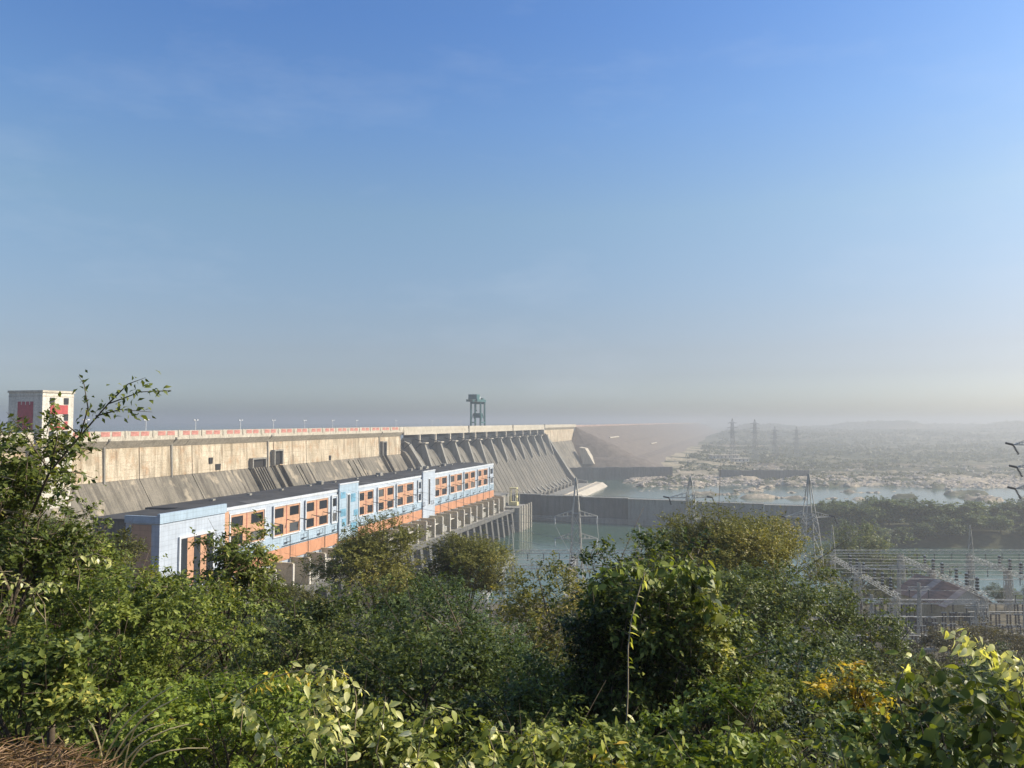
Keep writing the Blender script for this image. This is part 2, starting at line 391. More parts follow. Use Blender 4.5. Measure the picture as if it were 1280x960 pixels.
def grid_mesh(name, X, Y, Z, mat, cols=None):
    me = bpy.data.meshes.new(name); ny_, nx_ = X.shape
    me.vertices.add(nx_ * ny_); me.vertices.foreach_set('co', np.stack([X, Y, Z], -1).ravel().astype(np.float32))
    i = np.arange((ny_ - 1) * (nx_ - 1)); r, c = i // (nx_ - 1), i % (nx_ - 1); a = r * nx_ + c
    q = np.stack([a, a + 1, a + nx_ + 1, a + nx_], -1).ravel()
    me.loops.add(len(q)); me.loops.foreach_set('vertex_index', q.astype(np.int32))
    me.polygons.add(len(i)); me.polygons.foreach_set('loop_start', (np.arange(len(i)) * 4).astype(np.int32)); me.polygons.foreach_set('loop_total', np.full(len(i), 4, np.int32))
    me.update(calc_edges=True); me.polygons.foreach_set('use_smooth', np.ones(len(i), bool))
    if cols is not None:
        at_ = me.attributes.new('cover', 'FLOAT_COLOR', 'POINT'); at_.data.foreach_set('color', cols.ravel().astype(np.float32))
    me.materials.append(mat); return me
# land cover (soil, scrub, bare rock) as one colour per point
def lerp3(a, b, t): return a * (1 - t[..., None]) + b * t[..., None]
soil = np.array([.055, .045, .028]); rockc = np.array([.50, .41, .31]); rock2 = np.array([.27, .23, .18]); scrub = np.array([.085, .088, .050]); dry = np.array([.20, .175, .115]); yard = np.array([.13, .115, .085]); pink = np.array([.26, .20, .15])
C = np.broadcast_to(soil, GXm.shape + (3,)).copy()
cn1 = fbm(GXm / 260, GYm / 95, 2); cn2 = fbm(GXm / 40, GYm / 26, 3); cn3 = fbm(GXm / 600, GYm / 140, 1)
farm = sstep(330, 420, GYm)
Cf = lerp3(np.broadcast_to(scrub, C.shape), np.broadcast_to(dry, C.shape), sstep(.46, .60, cn1 * .6 + cn2 * .4))
Cf = lerp3(Cf, np.broadcast_to(pink, C.shape), sstep(.58, .70, cn3 * .6 + cn2 * .4) * .8)
rk = (1 - sstep(1090, 1330, GYm + 200 * (cn3 - .5))) * sstep(.36, .5, cn2 * .5 + cn1 * .5)
Cf = lerp3(Cf, lerp3(np.broadcast_to(rock2, C.shape), np.broadcast_to(rockc, C.shape), sstep(.4, .6, cn2)), rk)
isl_ = sstep(200, 240, GXm) * sstep(480, 500, GYm) * (1 - sstep(650, 680, GYm)); Cf = lerp3(Cf, np.broadcast_to(scrub * .8, C.shape), isl_)
sg_, mg_ = DX * GXm + DY * GYm, -DY * GXm + DX * GYm; bare = sstep(1150, 1300, sg_) * (1 - sstep(1900, 2500, sg_)) * sstep(-30, 40, mg_) * sstep(.36, .52, cn2)
Cf = lerp3(Cf, np.broadcast_to(np.array([.42, .35, .25]), C.shape), bare)
C = lerp3(C, Cf, farm); C = lerp3(C, np.broadcast_to(yard, C.shape), sstep(180, 200, GYm) * (1 - sstep(296, 300, GYm)) * sstep(-60, -40, GXm))
gm, gnt, gb = nodes_of('ground_cover')
ga = gnt.nodes.new('ShaderNodeAttribute'); ga.attribute_name = 'cover'
gn = noise_tex(gnt, .22, 6, .68); gn2 = noise_tex(gnt, .035, 5, .62)
gc = mix(gnt, ga.outputs['Color'], ramp(gnt, [(.34, (.55, .56, .55)), (.66, (1.3, 1.28, 1.25))], gn), 1.0, 'MULTIPLY')
gc = mix(gnt, gc, ramp(gnt, [(.35, (.7, .72, .68)), (.65, (1.2, 1.18, 1.12))], gn2), 1.0, 'MULTIPLY')
gnt.links.new(gc, gb.inputs['Base Color']); gb.inputs['Roughness'].default_value = .95; gb.inputs['Specular IOR Level'].default_value = .1
bump(gnt, gb, gn, .5, .6)
cols = np.concatenate([C, np.ones(GXm.shape + (1,))], -1)
ground = bpy.data.objects.new('ground', grid_mesh('ground', GXm, GYm, H, gm, cols)); COL.objects.link(ground); kind(ground, 'structure')

wt = MB(); wt.quad((-420, 262, WATER_Z), (1800, 262, WATER_Z), (1800, 1600, WATER_Z), (-420, 1600, WATER_Z))
kind(wt.build('river_water', M['water']), 'structure')
rv = MB(); a, b, c, d = D(-500, 275, -16), D(9500, 275, -16), D(9500, 8500, -16), D(-500, 8500, -16); rv.quad(a, b, c, d)
kind(rv.build('reservoir_water', M['reservoir']), 'structure')

# ------------------------------------------------------------------ the masonry dam
dam = dthing('masonry_dam', 'long cream and grey masonry dam with gated spillway behind the powerhouse', 'dam', 640, 268, -90)
S0, SPL, SPR, SEND = 150.0, 575.0, 1040.0, 1250.0
def wall_blocks(a, b, n, zwall=-26.3):
    w = (b - a) / n
    for i in range(n):
        s0, s1 = a + i * w + .18, a + (i + 1) * w - .18
        j = .12 * ((i * 7) % 3)
        MB().prism([(267.0 - j, zwall), (267.6 - j, -12), (279, -12), (279, zwall)], s0, s1).build('wall_block', M['wall'], dam)
        MB().prism([(267.2 - j, zwall - .01), (279, zwall - .01), (279, -92), (226.2 - j, -92)], s0, s1).build('slope_block', M['slope'], dam)
wall_blocks(S0, SPL, 12)
wall_blocks(SPR + 6, SEND, 5, -30)
# crest: corbelled roadway and parapet
crest_segs = [(S0, 264.0), (264.0, 322), (322, 394.0), (394.0, 495), (495, SPL)]
for a, b in crest_segs:
    MB().prism([(267.62, -11.9), (264.6, -8.6), (264.6, -6.9), (280, -6.9), (280, -11.9)], a + .15, b - .15).build('crest_slab', M['deckcon'], dam)
    MB().box(a + .1, b - .1, 264.7, 265.3, -6.95, -4.3).build('parapet', M['deckcon'], dam)
MB().prism([(267.62, -11.9), (264.6, -8.6), (264.6, -6.9), (280, -6.9), (280, -11.9)], SPR, SEND).build('crest_slab', M['deckcon'], dam)
MB().box(SPR, SEND, 264.7, 265.3, -6.95, -4.3).build('parapet', M['deckcon'], dam)
MB().box(S0, SEND, 279.2, 279.8, -6.88, -4.5).build('upstream_parapet', M['deckcon'], dam)
red_me = MB().box(-2.45, 2.45, -.06, .06, -1.0, 1.0).mesh('parapet_panel', M['para_red'])
sp0 = 252.0
k = 0
while sp0 + k * 16.9 < SPL - 10:
    for dd in (0, 6.2):
        place('parapet_panel', red_me, dam, (sp0 + k * 16.9 + dd, 264.66, -5.55))
    k += 1
post_me = MB().box(-.5, .5, -.25, .25, -1.5, 1.6).mesh('parapet_post', M['deckcon'])
for i in range(20): place('parapet_post', post_me, dam, (sp0 + 11.5 + i * 16.9, 264.62, -5.75))
# drainage pipe strips at the joints, pilasters
for ss in (S(131, 267.5), S(215, 267.5), S(335, 267.5), S(474, 267.5)):
    MB().prism([(266.4, -27.2), (266.9, -11), (264.1, -8.4), (264.1, -7.6), (268, -7.6), (268, -27.2)], ss - .45, ss + .45).build('joint_pilaster', M['greycon'], dam)
# outlet recesses with jambs and ribbed chutes below
def recess(pxa, pxb, ztop, zbot, ribs, chute):
    sa, sb = S(pxa, 266.5), S(pxb, 266.5)
    MB().box(sa, sb, 266.0, 266.55, zbot, ztop).build('outlet_shade_panel', M['shadebox'], dam)  # solid dark panel, the outlet's inner shade put into its colour
    fr = MB().box(sa - .9, sa, 264.6, 267.2, zbot, ztop + .8).box(sb, sb + .9, 264.6, 267.2, zbot, ztop + .8).box(sa, sb, 264.6, 267.2, ztop, ztop + .8)
    fr.build('outlet_frame', M['greycon'], dam)
    for i in range(ribs):
        t = sa + (sb - sa) * i / max(1, ribs - 1)
        MB().prism([(266.6, -26.0), (264.4, -26.0), (234.2, -75), (237.0, -76)], t - .45, t + .45).build('chute_rib', M['slope'], dam)
recess(342, 351, -17.5, -25.5, 2, True)
recess(315, 330, -21.5, -26.5, 6, True)
recess(477, 481, -16, -26.0, 2, True)
for i, px in enumerate((383, 387, 446, 452, 458)):
    t = S(px, 260); MB().prism([(266.9, -27.5), (265.9, -27.2), (233.6, -79), (235, -80)], t - .6, t + .6).build('chute_rib', M['slope'], dam)
for px, z, w in ((264.5, -20.4, 1.3), (273.5, -24, 1.9), (413, -24.4, 1.2)):
    t = S(px, 266.9); MB().prism([(266.55, z - 1.6), (266.3, z + 1.6), (268, z + 1.6), (268, z - 1.6)], t - w, t + w).build('drain_shade_panel', M['shadebox'], dam)  # solid dark block painting the shade of a drain mouth
# spillway
ogee = [(276, -30), (272, -24.5), (268, -23), (264, -24.6), (261, -28), (258, -32.5), (233.5, -74.5), (230.5, -79), (227.5, -82.2), (224, -83.8), (219, -84.2), (219, -94), (276, -94)]
MB().prism(ogee, SPL, SPR).build('spillway_face', M['spill'], dam)
NB = 13; P0, PST = 603.0, 35.5
# flow ridges running down the chute
ridge = [(258.6, -32), (257.6, -31.4), (233.1, -73.7), (230.1, -78.2), (227.2, -81.4), (227.5, -83.5), (233.5, -75.5), (258, -33.5)]
r_me = MB().prism(ridge, -.55, .55).mesh('chute_joint', M['spill'])
for i in range(38): place('chute_joint', r_me, dam, (SPL + 8 + i * 12.2, .55, 0))
pier_poly = [(277, -11.2), (263.5, -11.2), (263.0, -18.5), (257.5, -18.5), (257.2, -19.8), (249.2, -43.0), (250.4, -47), (262, -29.5), (277, -29.5)]
p_me = MB().prism(pier_poly, -1.7, 1.7).mesh('pier', M['greycon'])
plat_me = MB().box(-3.4, 3.4, 255.8, 262.9, -18.45, -17.6).mesh('pier_platform', M['pale'])
cap_me = MB().box(-.9, .9, 262.2, 263.4, -17.55, -11.0).mesh('pier_post', M['pale'])
for i in range(NB):
    s_ = P0 + i * PST
    place('pier', p_me, dam, (s_, 0, 0)); place('pier_platform', plat_me, dam, (s_, 0, 0)); place('pier_post', cap_me, dam, (s_, 0, 0))
gpoly = []
for j in range(7):
    t = j / 6; gpoly.append((264.8 + 3.0 * math.sin(t * math.pi) + 1.5 * t, -24.4 + 11.0 * t))
gpoly += [(g[0] + .5, g[1]) for g in reversed(gpoly)]
g_me = MB().prism(gpoly, -13.6, 13.6).mesh('radial_gate', M['gate'])
gr_me = MB().bar((0, 265.2, -22.5), (0, 258.5, -17.2), .8).bar((0, 266, -15), (0, 258.5, -17.2), .7).mesh('gate_arm', M['gate'])
for i in range(NB):
    s_ = P0 - PST / 2 + i * PST if i else P0 - 14
    gt = place('radial_gate', g_me, dam, (s_ + (0 if i else 2), 0, 0)); [place('gate_arm', gr_me, dam, (s_ + q, 0, 0)) for q in (-12.5, 12.5)]
# bridge over the gates
for i in range(3):
    a = SPL + (SPR - SPL) * i / 3; b = SPL + (SPR - SPL) * (i + 1) / 3
    MB().box(a + .2, b - .2, 264.4, 280, -7.4, -6.7).build('bridge_deck', M['deckcon'], dam)
    MB().box(a + .2, b - .2, 264.3, 265.2, -11.0, -7.45).build('bridge_girder', M['deckcon'], dam)
    MB().box(a + .2, b - .2, 275, 276, -11.0, -7.45).build('bridge_girder', M['darkcon'], dam)
    MB().box(a + .2, b - .2, 264.5, 264.9, -6.68, -4.3).build('bridge_parapet', M['deckcon'], dam)
    MB().box(b - 1.2, b + 1.2, 263.9, 265.0, -11.3, -3.9).build('bridge_joint_post', M['darkcon'], dam)
# bucket teeth at the toe
tooth = [(229.6, -80.2), (227.5, -81.6), (224.8, -83.0), (221, -83.6), (217.5, -82.6), (215.5, -79.4), (214.5, -79.4), (214.5, -90), (229.6, -90)]
t_me = MB().prism(tooth, -3.4, 3.4).mesh('bucket_tooth', M['spill'])
tooth2 = [(231.5, -76.2), (228.5, -79.4), (225.6, -81.0), (225.6, -84.6), (231.5, -79.8)]
t2_me = MB().prism(tooth2, -2.2, 2.2).mesh('splitter_block', M['greycon'])
for i in range(20):
    place('bucket_tooth', t_me, dam, (645 + i * 20, 0, 0)); place('splitter_block', t2_me, dam, (655 + i * 20, 0, 0))
# training walls either side of the chute
tw = [(267, -14), (262, -20), (228, -72), (222, -79), (205, -81), (205, -92), (267, -92)]
MB().prism([(266.5, -16), (263, -18), (240, -52), (238, -92), (266.5, -92)], SPL + 5, SPL + 11).build('training_wall', M['greycon'], dam)
MB().prism(tw, SPR, SPR + 6).build('training_wall', M['darkcon'], dam)  # darker concrete than its twin, painting in the shaded face
MB().prism([(262, -19.9), (228, -71.9), (222, -78.9), (221.6, -78.5), (227.6, -71.3), (261.6, -19.3)], SPR - .6, SPR + 6.6).build('training_wall_coping', M['greycon'], dam)
MB().prism([(246, -40), (236, -42), (222, -66), (240, -66)], SEND - 66, SEND - 44).build('toe_block', M['pale'], dam)

# earth embankment running on from the masonry dam
emb = dthing('earth_embankment', 'long brown rubble faced earth embankment continuing the dam into haze', 'embankment', 2200, 250, -72)
m_, nt, b_ = nodes_of('rubble_face')
nn = noise_tex(nt, .10, 7, .7); n2 = noise_tex(nt, .9, 4, .6)
cc = ramp(nt, [(.3, (.105, .080, .059)), (.5, (.165, .126, .095)), (.7, (.235, .185, .14))], nn)
cc = mix(nt, cc, ramp(nt, [(.3, (.6, .6, .6)), (.7, (1.25, 1.25, 1.25))], n2), 1., 'MULTIPLY')
nt.links.new(cc, b_.inputs['Base Color']); b_.inputs['Roughness'].default_value = .95
M['rubble'] = m_
bank = MB()
NS, NC = 60, 9; prof = [(280, -8.4), (266, -8.2), (240, -20), (238, -20.3), (205, -36), (202, -36.3), (165, -56), (150, -60), (118, -74), (112, -95)]
rings = []
for i in range(NC):                                   # the end wraps round in a quarter cone in front of the concrete
    ph_ = math.pi / 2 * (1 - i / NC); rings.append((1252, ph_))
for i in range(NS + 1): rings.append((1252 + (i / NS) ** 1.3 * 3900, 0.0))
for s_, ph_ in rings:
    for j, (mm, zz) in enumerate(prof):
        r_ = max(0, 266 - mm); jit = random.uniform(-.9, .9) if j > 1 else 0
        bank.v.append((s_ - r_ * math.sin(ph_) * .5, (mm if j == 0 else 266 - r_ * math.cos(ph_)) + jit, zz + jit * .7))
K = len(prof)
for i in range(len(rings) - 1):
    for j in range(K - 1): bank.f.append((i * K + j, i * K + j + 1, (i + 1) * K + j + 1, (i + 1) * K + j))
bank.build('rubble_slope', M['rubble'], emb)
MB().box(SEND + .2, 5100, 264.8, 265.6, -8.6, -5.6).build('parapet', M['para_pink'], emb)
MB().box(1320, 1420, 219, 221.5, -28.5, -26.6).build('berm_wall', M['pale'], emb)
MB().box(1600, 1700, 180, 183, -46.5, -44.5).build('berm_wall', M['pale'], emb)
# concrete apron below the bucket and its pale end sill
ap = MB(); ap.box(648, 1045, 186, 219.2, -90, -84.0); apo = ap.build('spillway_apron', M['greycon']); apo.location = D(0, 0, 0); apo.rotation_euler[2] = ANG; kind(apo, 'structure')
es = dthing('end_sill', 'pale concrete end sill wall beside the spillway apron', 'wall', 900, 182, -90)
MB().prism([(188.5, -90), (188.5, -81.5), (186, -79.8), (178, -79.8), (172, -84.5), (168, -90)], 735, 1010).build('sill_body', M['pale'], es)
MB().box(735, 1008, 185.2, 186.0, -79.78, -78.9).build('kerb', M['pale'], es)
# divide wall from the toe of the dam out between the tail pool and the river
dw = dthing('divide_wall', 'long dark concrete divide wall standing in the green tail pool', 'wall', 642, 100, -92)
segs = [(212, 168), (168, 132), (132, 92), (92, 40), (40, -15), (-15, -66)]
for i, (a, b) in enumerate(segs):
    ss = 652 - (212 - (a + b) / 2) * .065
    MB().box(ss - 2.2, ss + 2.2, b + .12, a - .12, -92, -63.6 - i * .35).build('wall_panel', M['darkcon'] if i < 3 else M['greycon'], dw)  # darker near panels have the wall's shade put into their colour
    MB().box(ss - 2.9, ss + 2.9, b + .1, a - .1, -63.55 - i * .35, -62.9 - i * .35).build('coping', M['greycon'], dw)
    MB().box(ss - 3.4, ss - 2.25, b + .1, a - .1, -86.5, -81).build('footing', M['greycon'], dw)
    for q in range(5):
        mm = b + (a - b) * (q + .5) / 5
        MB().bar((ss, mm, -62.9 - i * .35), (ss, mm, -61.7 - i * .35), .12).build('railing_post', M['darksteel'], dw)
    for zz in (-61.8, -62.3):
        MB().bar((ss, a, zz - i * .35), (ss, b, zz - i * .35), .09).build('rail', M['darksteel'], dw)
MB().prism([(205, -63), (205, -88), (190, -88), (190, -63)], 640.2, 649).build('abutment', M['darkcon'], dw)
ar = MB()
for q in range(9):
    t0, t1 = math.pi * q / 9, math.pi * (q + 1) / 9
    ar.bar((640, 197.5 + 4.2 * math.cos(t0), -77 + 4.2 * math.sin(t0)), (640, 197.5 + 4.2 * math.cos(t1), -77 + 4.2 * math.sin(t1)), .8)
ar.bar((640, 201.7, -77), (640, 201.7, -88), .8).bar((640, 193.3, -77), (640, 193.3, -88), .8)
ar.build('arch_ring', M['greycon'], dw)
MB().prism([(201.3, -88), (201.3, -77), (200, -74.2), (197.5, -73), (195, -74.2), (193.7, -77), (193.7, -88)], 639.85, 640.15).build('arch_shade_panel', M['shadebox'], dw)  # solid dark infill, shade under the arch painted as colour

# ------------------------------------------------------------------ lift tower at the near end of the crest
tw_ = dthing('lift_tower', 'white and red checked lift tower rising above the dam crest', 'tower', 242, 270, -70)
TS0, TS1, TM0, TM1 = 234.8, 249.4, 262, 279.2
MB().box(TS0, TS1, TM0, TM1, -72, 11.4).build('tower_wall', M['white'], tw_)
MB().box(TS0 - .35, TS1 + .35, TM0 - .35, TM1 + .35, 11.42, 12.3).build('roof_slab', M['pale'], tw_)
MB().box(TS0 - .1, TS1 + .1, TM0 - .1, TM1 + .1, 9.9, 10.3).build('string_course', M['pale'], tw_)
def red_panel(side, a, b, z0, z1, mt):
    if side == 'end': MB().box(TS0 - .14, TS0 + .1, a, b, z0, z1).build('red_panel', mt, tw_)
    else: MB().box(a, b, TM0 - .14, TM0 + .1, z0, z1).build('red_panel', mt, tw_)
def tower_win(side, a, b, z0, z1):
    if side == 'end': MB().box(TS0 - .2, TS0 + .1, a, b, z0, z1).build('window', M['glass'], tw_)
    else: MB().box(a, b, TM0 - .2, TM0 + .1, z0, z1).build('window', M['glass'], tw_)
red_panel('end', 266.6, 274.4, -3.6, 6.6, M['darkred'])
for q in range(4): red_panel('end', 266.6 + q * 2.1, 268.1 + q * 2.1, 6.6, 7.9, M['darkred'])
for zz in (-3.5, -8.5):
    for q in (267.6, 271.8): tower_win('end', q, q + 1.8, zz, zz + 3.0)
red_panel('front', 238.3, 246.6, 3.0, 6.6, M['red'])
red_panel('front', 238.3, 246.6, -3.3, .1, M['red'])
for zz in (6.9, .4, -6.4):
    for q in (238.0, 244.6): tower_win('front', q, q + 2.2, zz, zz + 2.6)
for q in (239.5, 243.0): MB().box(q, q + 2, TM0 - .18, TM0 + .1, -2.1, 2.1).build('pilaster', M['white'], tw_)

# ------------------------------------------------------------------ street lamps along the crest
def lamp_thing(s_, label):
    t = dthing('street_lamp', label, 'street lamp', s_, 266, -6.9, 'street lamps along the dam crest')
    MB().tube([(s_, 266, -6.9), (s_, 266, .6)], [.24, .17], 6).build('pole', M['porc'], t)
    MB().tube([(s_ - .9, 266, .75), (s_, 266, .45), (s_ + .9, 266, .75)], [.06, .07, .06], 5).build('arm', M['porc'], t)
    for q in (-1.1, 1.1):
        MB().box(s_ + q - .55, s_ + q + .55, 265.6, 266.4, .62, 1.05).build('lamp_head', M['porc'], t)
    return t
lamp_px = [108, 183, 245, 301, 342, 381, 416, 446, 495, 540, 576]
for px in lamp_px: lamp_thing(S(px, 266), 'slender pale two armed street lamp standing on the dam crest')

# ------------------------------------------------------------------ gantry crane on the spillway bridge
cs = S(598, 270)
cr = dthing('gantry_crane', 'tall teal gantry crane standing on the spillway bridge', 'crane', cs, 270, -6.7)
for a in (-5.5, 8.5):
    for mm in (265.8, 276.5):
        MB().bar((cs + a, mm, -6.7), (cs + a * .93, mm, 21), 1.7).build('leg', M['teal'], cr)
for mm in (265.8, 276.5):
    MB().box(cs - 6.5, cs + 9.5, mm - .6, mm + .6, -1.6, -.2).build('sill_beam', M['teal'], cr)
    MB().box(cs - 18, cs + 10.5, mm - .8, mm + .8, 21.0, 23.4).build('girder', M['teal'], cr)
for a in (-5.5, 8.5):
    MB().box(cs + a - .6, cs + a + .6, 265.9, 276.4, 18.8, 20.9).build('cross_beam', M['teal'], cr)
MB().box(cs - 15.5, cs - 5.5, 266.5, 275.8, 23.5, 28.6).build('machinery_house', M['teal'], cr)
MB().box(cs - 5.2, cs - .5, 267.5, 274, 23.5, 26.4).build('hoist', M['porc'], cr)
MB().box(cs + 5, cs + 10, 267, 275, 23.5, 25.2).build('trolley', M['teal'], cr)
MB().box(cs - 2, cs + 7.5, 267.5, 275, 4.0, 9.0).build('lifting_beam', M['teal'], cr)
MB().box(cs - 6.8, cs - 4, 264.6, 265.7, 1.0, 6.0).build('cabin', M['teal'], cr)
MB().bar((cs - 12.5, 268, 21), (cs - 12.5, 268, 12.5), .3).bar((cs - 13, 268, 12.4), (cs - 11.6, 268, 11), 1.0).build('hook', M['darksteel'], cr)
for a, b in ((-5.3, 8.2),):
    for mm in (265.8, 276.5):
        MB().bar((cs + a, mm, -.2), (cs + 1.5, mm, 8), .6).bar((cs + b, mm, -.2), (cs + 1.5, mm, 8), .6).build('brace', M['teal'], cr)

# ------------------------------------------------------------------ powerhouse
PM = 184.0; PB = 212.0
ph = dthing('powerhouse', 'long blue and orange clad powerhouse with dark flat roof below the dam', 'building', 400, 198, -68)
MB().box(242, 563.5, PM, PB, -70, -33.0).build('hall_wall', M['blue'], ph)
MB().box(563.52, 564.2, PM + .3, PB, -70, -33.1).build('end_wall', M['orange'], ph)
rf = MB().prism([(PM + .6, -33.0), (PM + .6, -32.75), (PB - 13, -31.5), (PB + 1.2, -31.9), (PB + 1.2, -33.0)], 236, 563.4).build('roof', M['roof'], ph)
MB().box(242.05, 563.6, PM - .25, PM + .55, -33.1, -32.0).build('roof_parapet', M['trim'], ph)
for q in range(13):
    ss = 262 + q * 24
    MB().box(ss - .8, ss + .8, 203, 204.6, -31.6, -30.9).build('roof_vent', M['greycon'], ph)
for q in range(26):
    ss = 250 + q * 12; zr = -31.95 if q % 2 else -31.9
    MB().prism([(PM + 1.2, -32.60), (PB - 13, -31.44), (PB + .8, -31.84), (PB + .8, -32.0), (PB - 13, -31.6), (PM + 1.2, -32.8)], ss, ss + .5).build('roof_joint', M['roof2'], ph)
rp_ = random.Random(3)
for q in range(9):
    ss = rp_.uniform(260, 540); w_ = rp_.uniform(4, 11); MB().prism([(PM + 2, -32.50), (PM + 9, -31.92), (PM + 9, -32.1), (PM + 2, -32.7)], ss, ss + w_).build('roof_patch', M['roof2'], ph)
for q in range(6):
    ss = rp_.uniform(255, 550); MB().box(ss, ss + rp_.uniform(2, 4), PM + 19, PM + 22, -31.7, -29.9).build('roof_unit', M['greycon'], ph)
MB().box(242.2, 563.4, PM - .32, PM - .02, -52.3, -47.0).build('sill_band', M['bluepanel'], ph)
nbase = 27; wb = (563.3 - 243) / nbase
for q in range(nbase):
    MB().box(243 + q * wb + .05, 243 + (q + 1) * wb - .05, PM - .5, PM - .03, -57.5, -52.35).build('base_panel', M['orange2'], ph)
def bay(s0, s1, half=False):
    w = s1 - s0; A, B = PM - .55, PM - .03
    zt, u1, u0, l1, l0, zb = -34.9, -35.8, -39.6, -42.7, -46.5, -46.9
    pm_ = MB()
    for za, zb_ in ((u1, zt), (l1, u0), (zb, l0)): pm_.box(s0, s1, A, B, za, zb_)
    wins = [(.05, .95)] if half else [(.03, .36), (.60, .97)]
    edges = [0] + [e for wv in wins for e in wv] + [1]
    for za, zb_ in ((u0, u1), (l0, l1)):
        for j in range(0, len(edges), 2):
            if edges[j + 1] - edges[j] > .001: pm_.box(s0 + edges[j] * w, s0 + edges[j + 1] * w, A, B, za + .001, zb_ - .001)
    p = pm_.build('window_bay', M['orange'] if not half else M['blue'], ph)
    for za, zb_ in ((u0, u1), (l0, l1)):
        for (e0, e1) in wins:
            MB().box(s0 + e0 * w + .02, s0 + e1 * w - .02, PM - .25, PM - .05, za + .02, zb_ - .02).build('window', M['glass'], p)
    fr = MB().box(s0 - .6, s1 + .6, A - .3, A + .2, zt, zt + .55).box(s0 - .6, s1 + .6, A - .3, A + .2, zb - .55, zb).box(s0 - .6, s0, A - .3, A + .2, zb, zt).box(s1, s1 + .6, A - .3, A + .2, zb, zt)
    fr.build('frame', M['trim'], p)
    if not half: MB().box(s0 + .47 * w - .12, s0 + .47 * w + .12, A - .12, A + .01, -46.8, -35).build('downpipe', M['darkred'], p)
for a, b in ((246.1, 267.3), (274.1, 293), (298, 316.5), (346.6, 361.8), (367.5, 386), (390.5, 412.3), (445.2, 465), (471, 492.7), (498, 519.6), (526, 547.4)): bay(a, b)
for a, b in ((320.5, 324.5), (419.6, 423.6), (553.6, 560.5)): bay(a, b, True)
# stair blocks standing proud
def stair_block(s0, s1, mt, ztop, zbot, slots, glass):
    MB().box(s0, s1, PM - 1.2, PM - .6, zbot, ztop).build('stair_block', mt, ph)
    MB().box(s0 - .2, s1 + .2, PM - 1.45, PM - .5, ztop + .01, ztop + .6).build('block_coping', M['trim'], ph)
    for (a, b, z0, z1) in slots:
        f = MB().box(a - .5, b + .5, PM - 1.4, PM - 1.21, z0 - .5, z1 + .5).build('slot_surround', M['trim'], ph)
        MB().box(a, b, PM - 1.5, PM - 1.3, z0, z1).build('slot_window', M['glass'], ph)
    for (a, b, z0, z1) in glass:
        MB().box(a, b, PM - 1.36, PM - 1.22, z0, z1).build('glazed_panel', M['blueglass'], ph)
stair_block(326, 344.6, M['bluepanel'], -30, -56.3, [(333.4, 335.6, -49.5, -35.2)], [(327, 332, -45, -41.5), (328.5, 332.3, -49.8, -46.2), (337, 343, -53, -49), (337, 341.5, -39, -35), (327, 331.6, -36.5, -33.5), (340, 344, -46, -43)])
stair_block(425.2, 443.6, M['blue'], -30.2, -58, [(433.3, 435.4, -50, -34.8)], [])
# entrance block at the near end
EB0, EB1 = 208.6, 241.6
MB().box(EB0, EB1, PM - 1.6, PM + 12, -72, -31.6).build('entrance_block', M['blue'], ph)
MB().box(EB0 - .5, EB1 + .3, PM - 2.1, PM - 1.0, -33.3, -30.1).build('entrance_parapet', M['bluepanel'], ph)
MB().box(EB0 - .5, EB0 + .2, PM - .98, PM + 12.1, -33.3, -30.9).build('entrance_parapet', M['bluepanel'], ph)
MB().box(EB0 + .3, EB1 - .1, PM - .9, PM + 11.9, -31.55, -31.2).build('entrance_roof', M['roof'], ph)
MB().box(241.62, 244.9, PM - .9, PM - .05, -60, -33.4).build('return_strip', M['orange'], ph)
eb = MB().box(218, 234.5, PM - 1.95, PM - 1.62, -56, -39.5).build('entrance_glazing', M['orange'], ph)
for a, b in ((218.2, 221.4), (224.8, 228.0), (231.3, 234.3)): MB().box(a, b, PM - 2.05, PM - 1.8, -56, -39.7).build('window', M['glass'], eb)
MB().box(217.3, 235.2, PM - 2.3, PM - 1.63, -39.5, -38.8).box(217.3, 218, PM - 2.3, PM - 1.63, -57, -39.5).box(234.5, 235.2, PM - 2.3, PM - 1.63, -57, -39.5).build('frame', M['trim'], eb)
MB().box(EB0 - .12, EB0 + .05, PM + 1.6, PM + 9.6, -60, -33.8).build('end_panel', M['orange'], ph)
MB().box(EB0 - .1, EB0 + .05, PM + 10.4, PM + 11.3, -52, -37.5).build('end_window', M['glass'], ph)
MB().box(210, 235.8, PM + 12.2, PM + 27, -72, -33.2).build('annex', M['darkcon'], ph)
MB().box(209.4, 235.9, PM + 12.2, PM + 27.6, -33.15, -32.4).build('annex_roof', M['roof'], ph)
# arms, pipes and small balconies on the facade
arm_me = MB().bar((0, PM - .5, 0), (0, PM - 3.4, -.5), .32).box(-.35, .35, PM - 4.3, PM - 3.3, -.75, -.3).mesh('floodlight_arm', M['darksteel'])
for q in range(30):
    ss = 274 + q * 9.6
    if 324 < ss < 346 or 424 < ss < 445: continue
    place('floodlight_arm', arm_me, ph, (ss, 0, -41.2 + .3 * math.sin(q * 2.1)))
for q in range(22):
    ss = 282 + q * 13
    fr = MB().box(ss, ss + 2.6, PM - 1.5, PM - .35, -50.4, -50.2)
    for x_ in (ss, ss + 2.6): fr.bar((x_, PM - 1.5, -50.3), (x_, PM - 1.5, -48.2), .16)
    fr.bar((ss, PM - 1.5, -48.2), (ss + 2.6, PM - 1.5, -48.2), .14)
    fr.build('bracket_platform', M['darksteel'], ph)
MB().bar((280, PM - .75, -51.6), (560, PM - .75, -51.6), .25).build('conduit', M['darksteel'], ph)
for q in range(20): MB().bar((286 + q * 14, PM - .75, -47.5), (286 + q * 14, PM - .75, -57.4), .2).build('drain_pipe', M['darksteel'], ph)
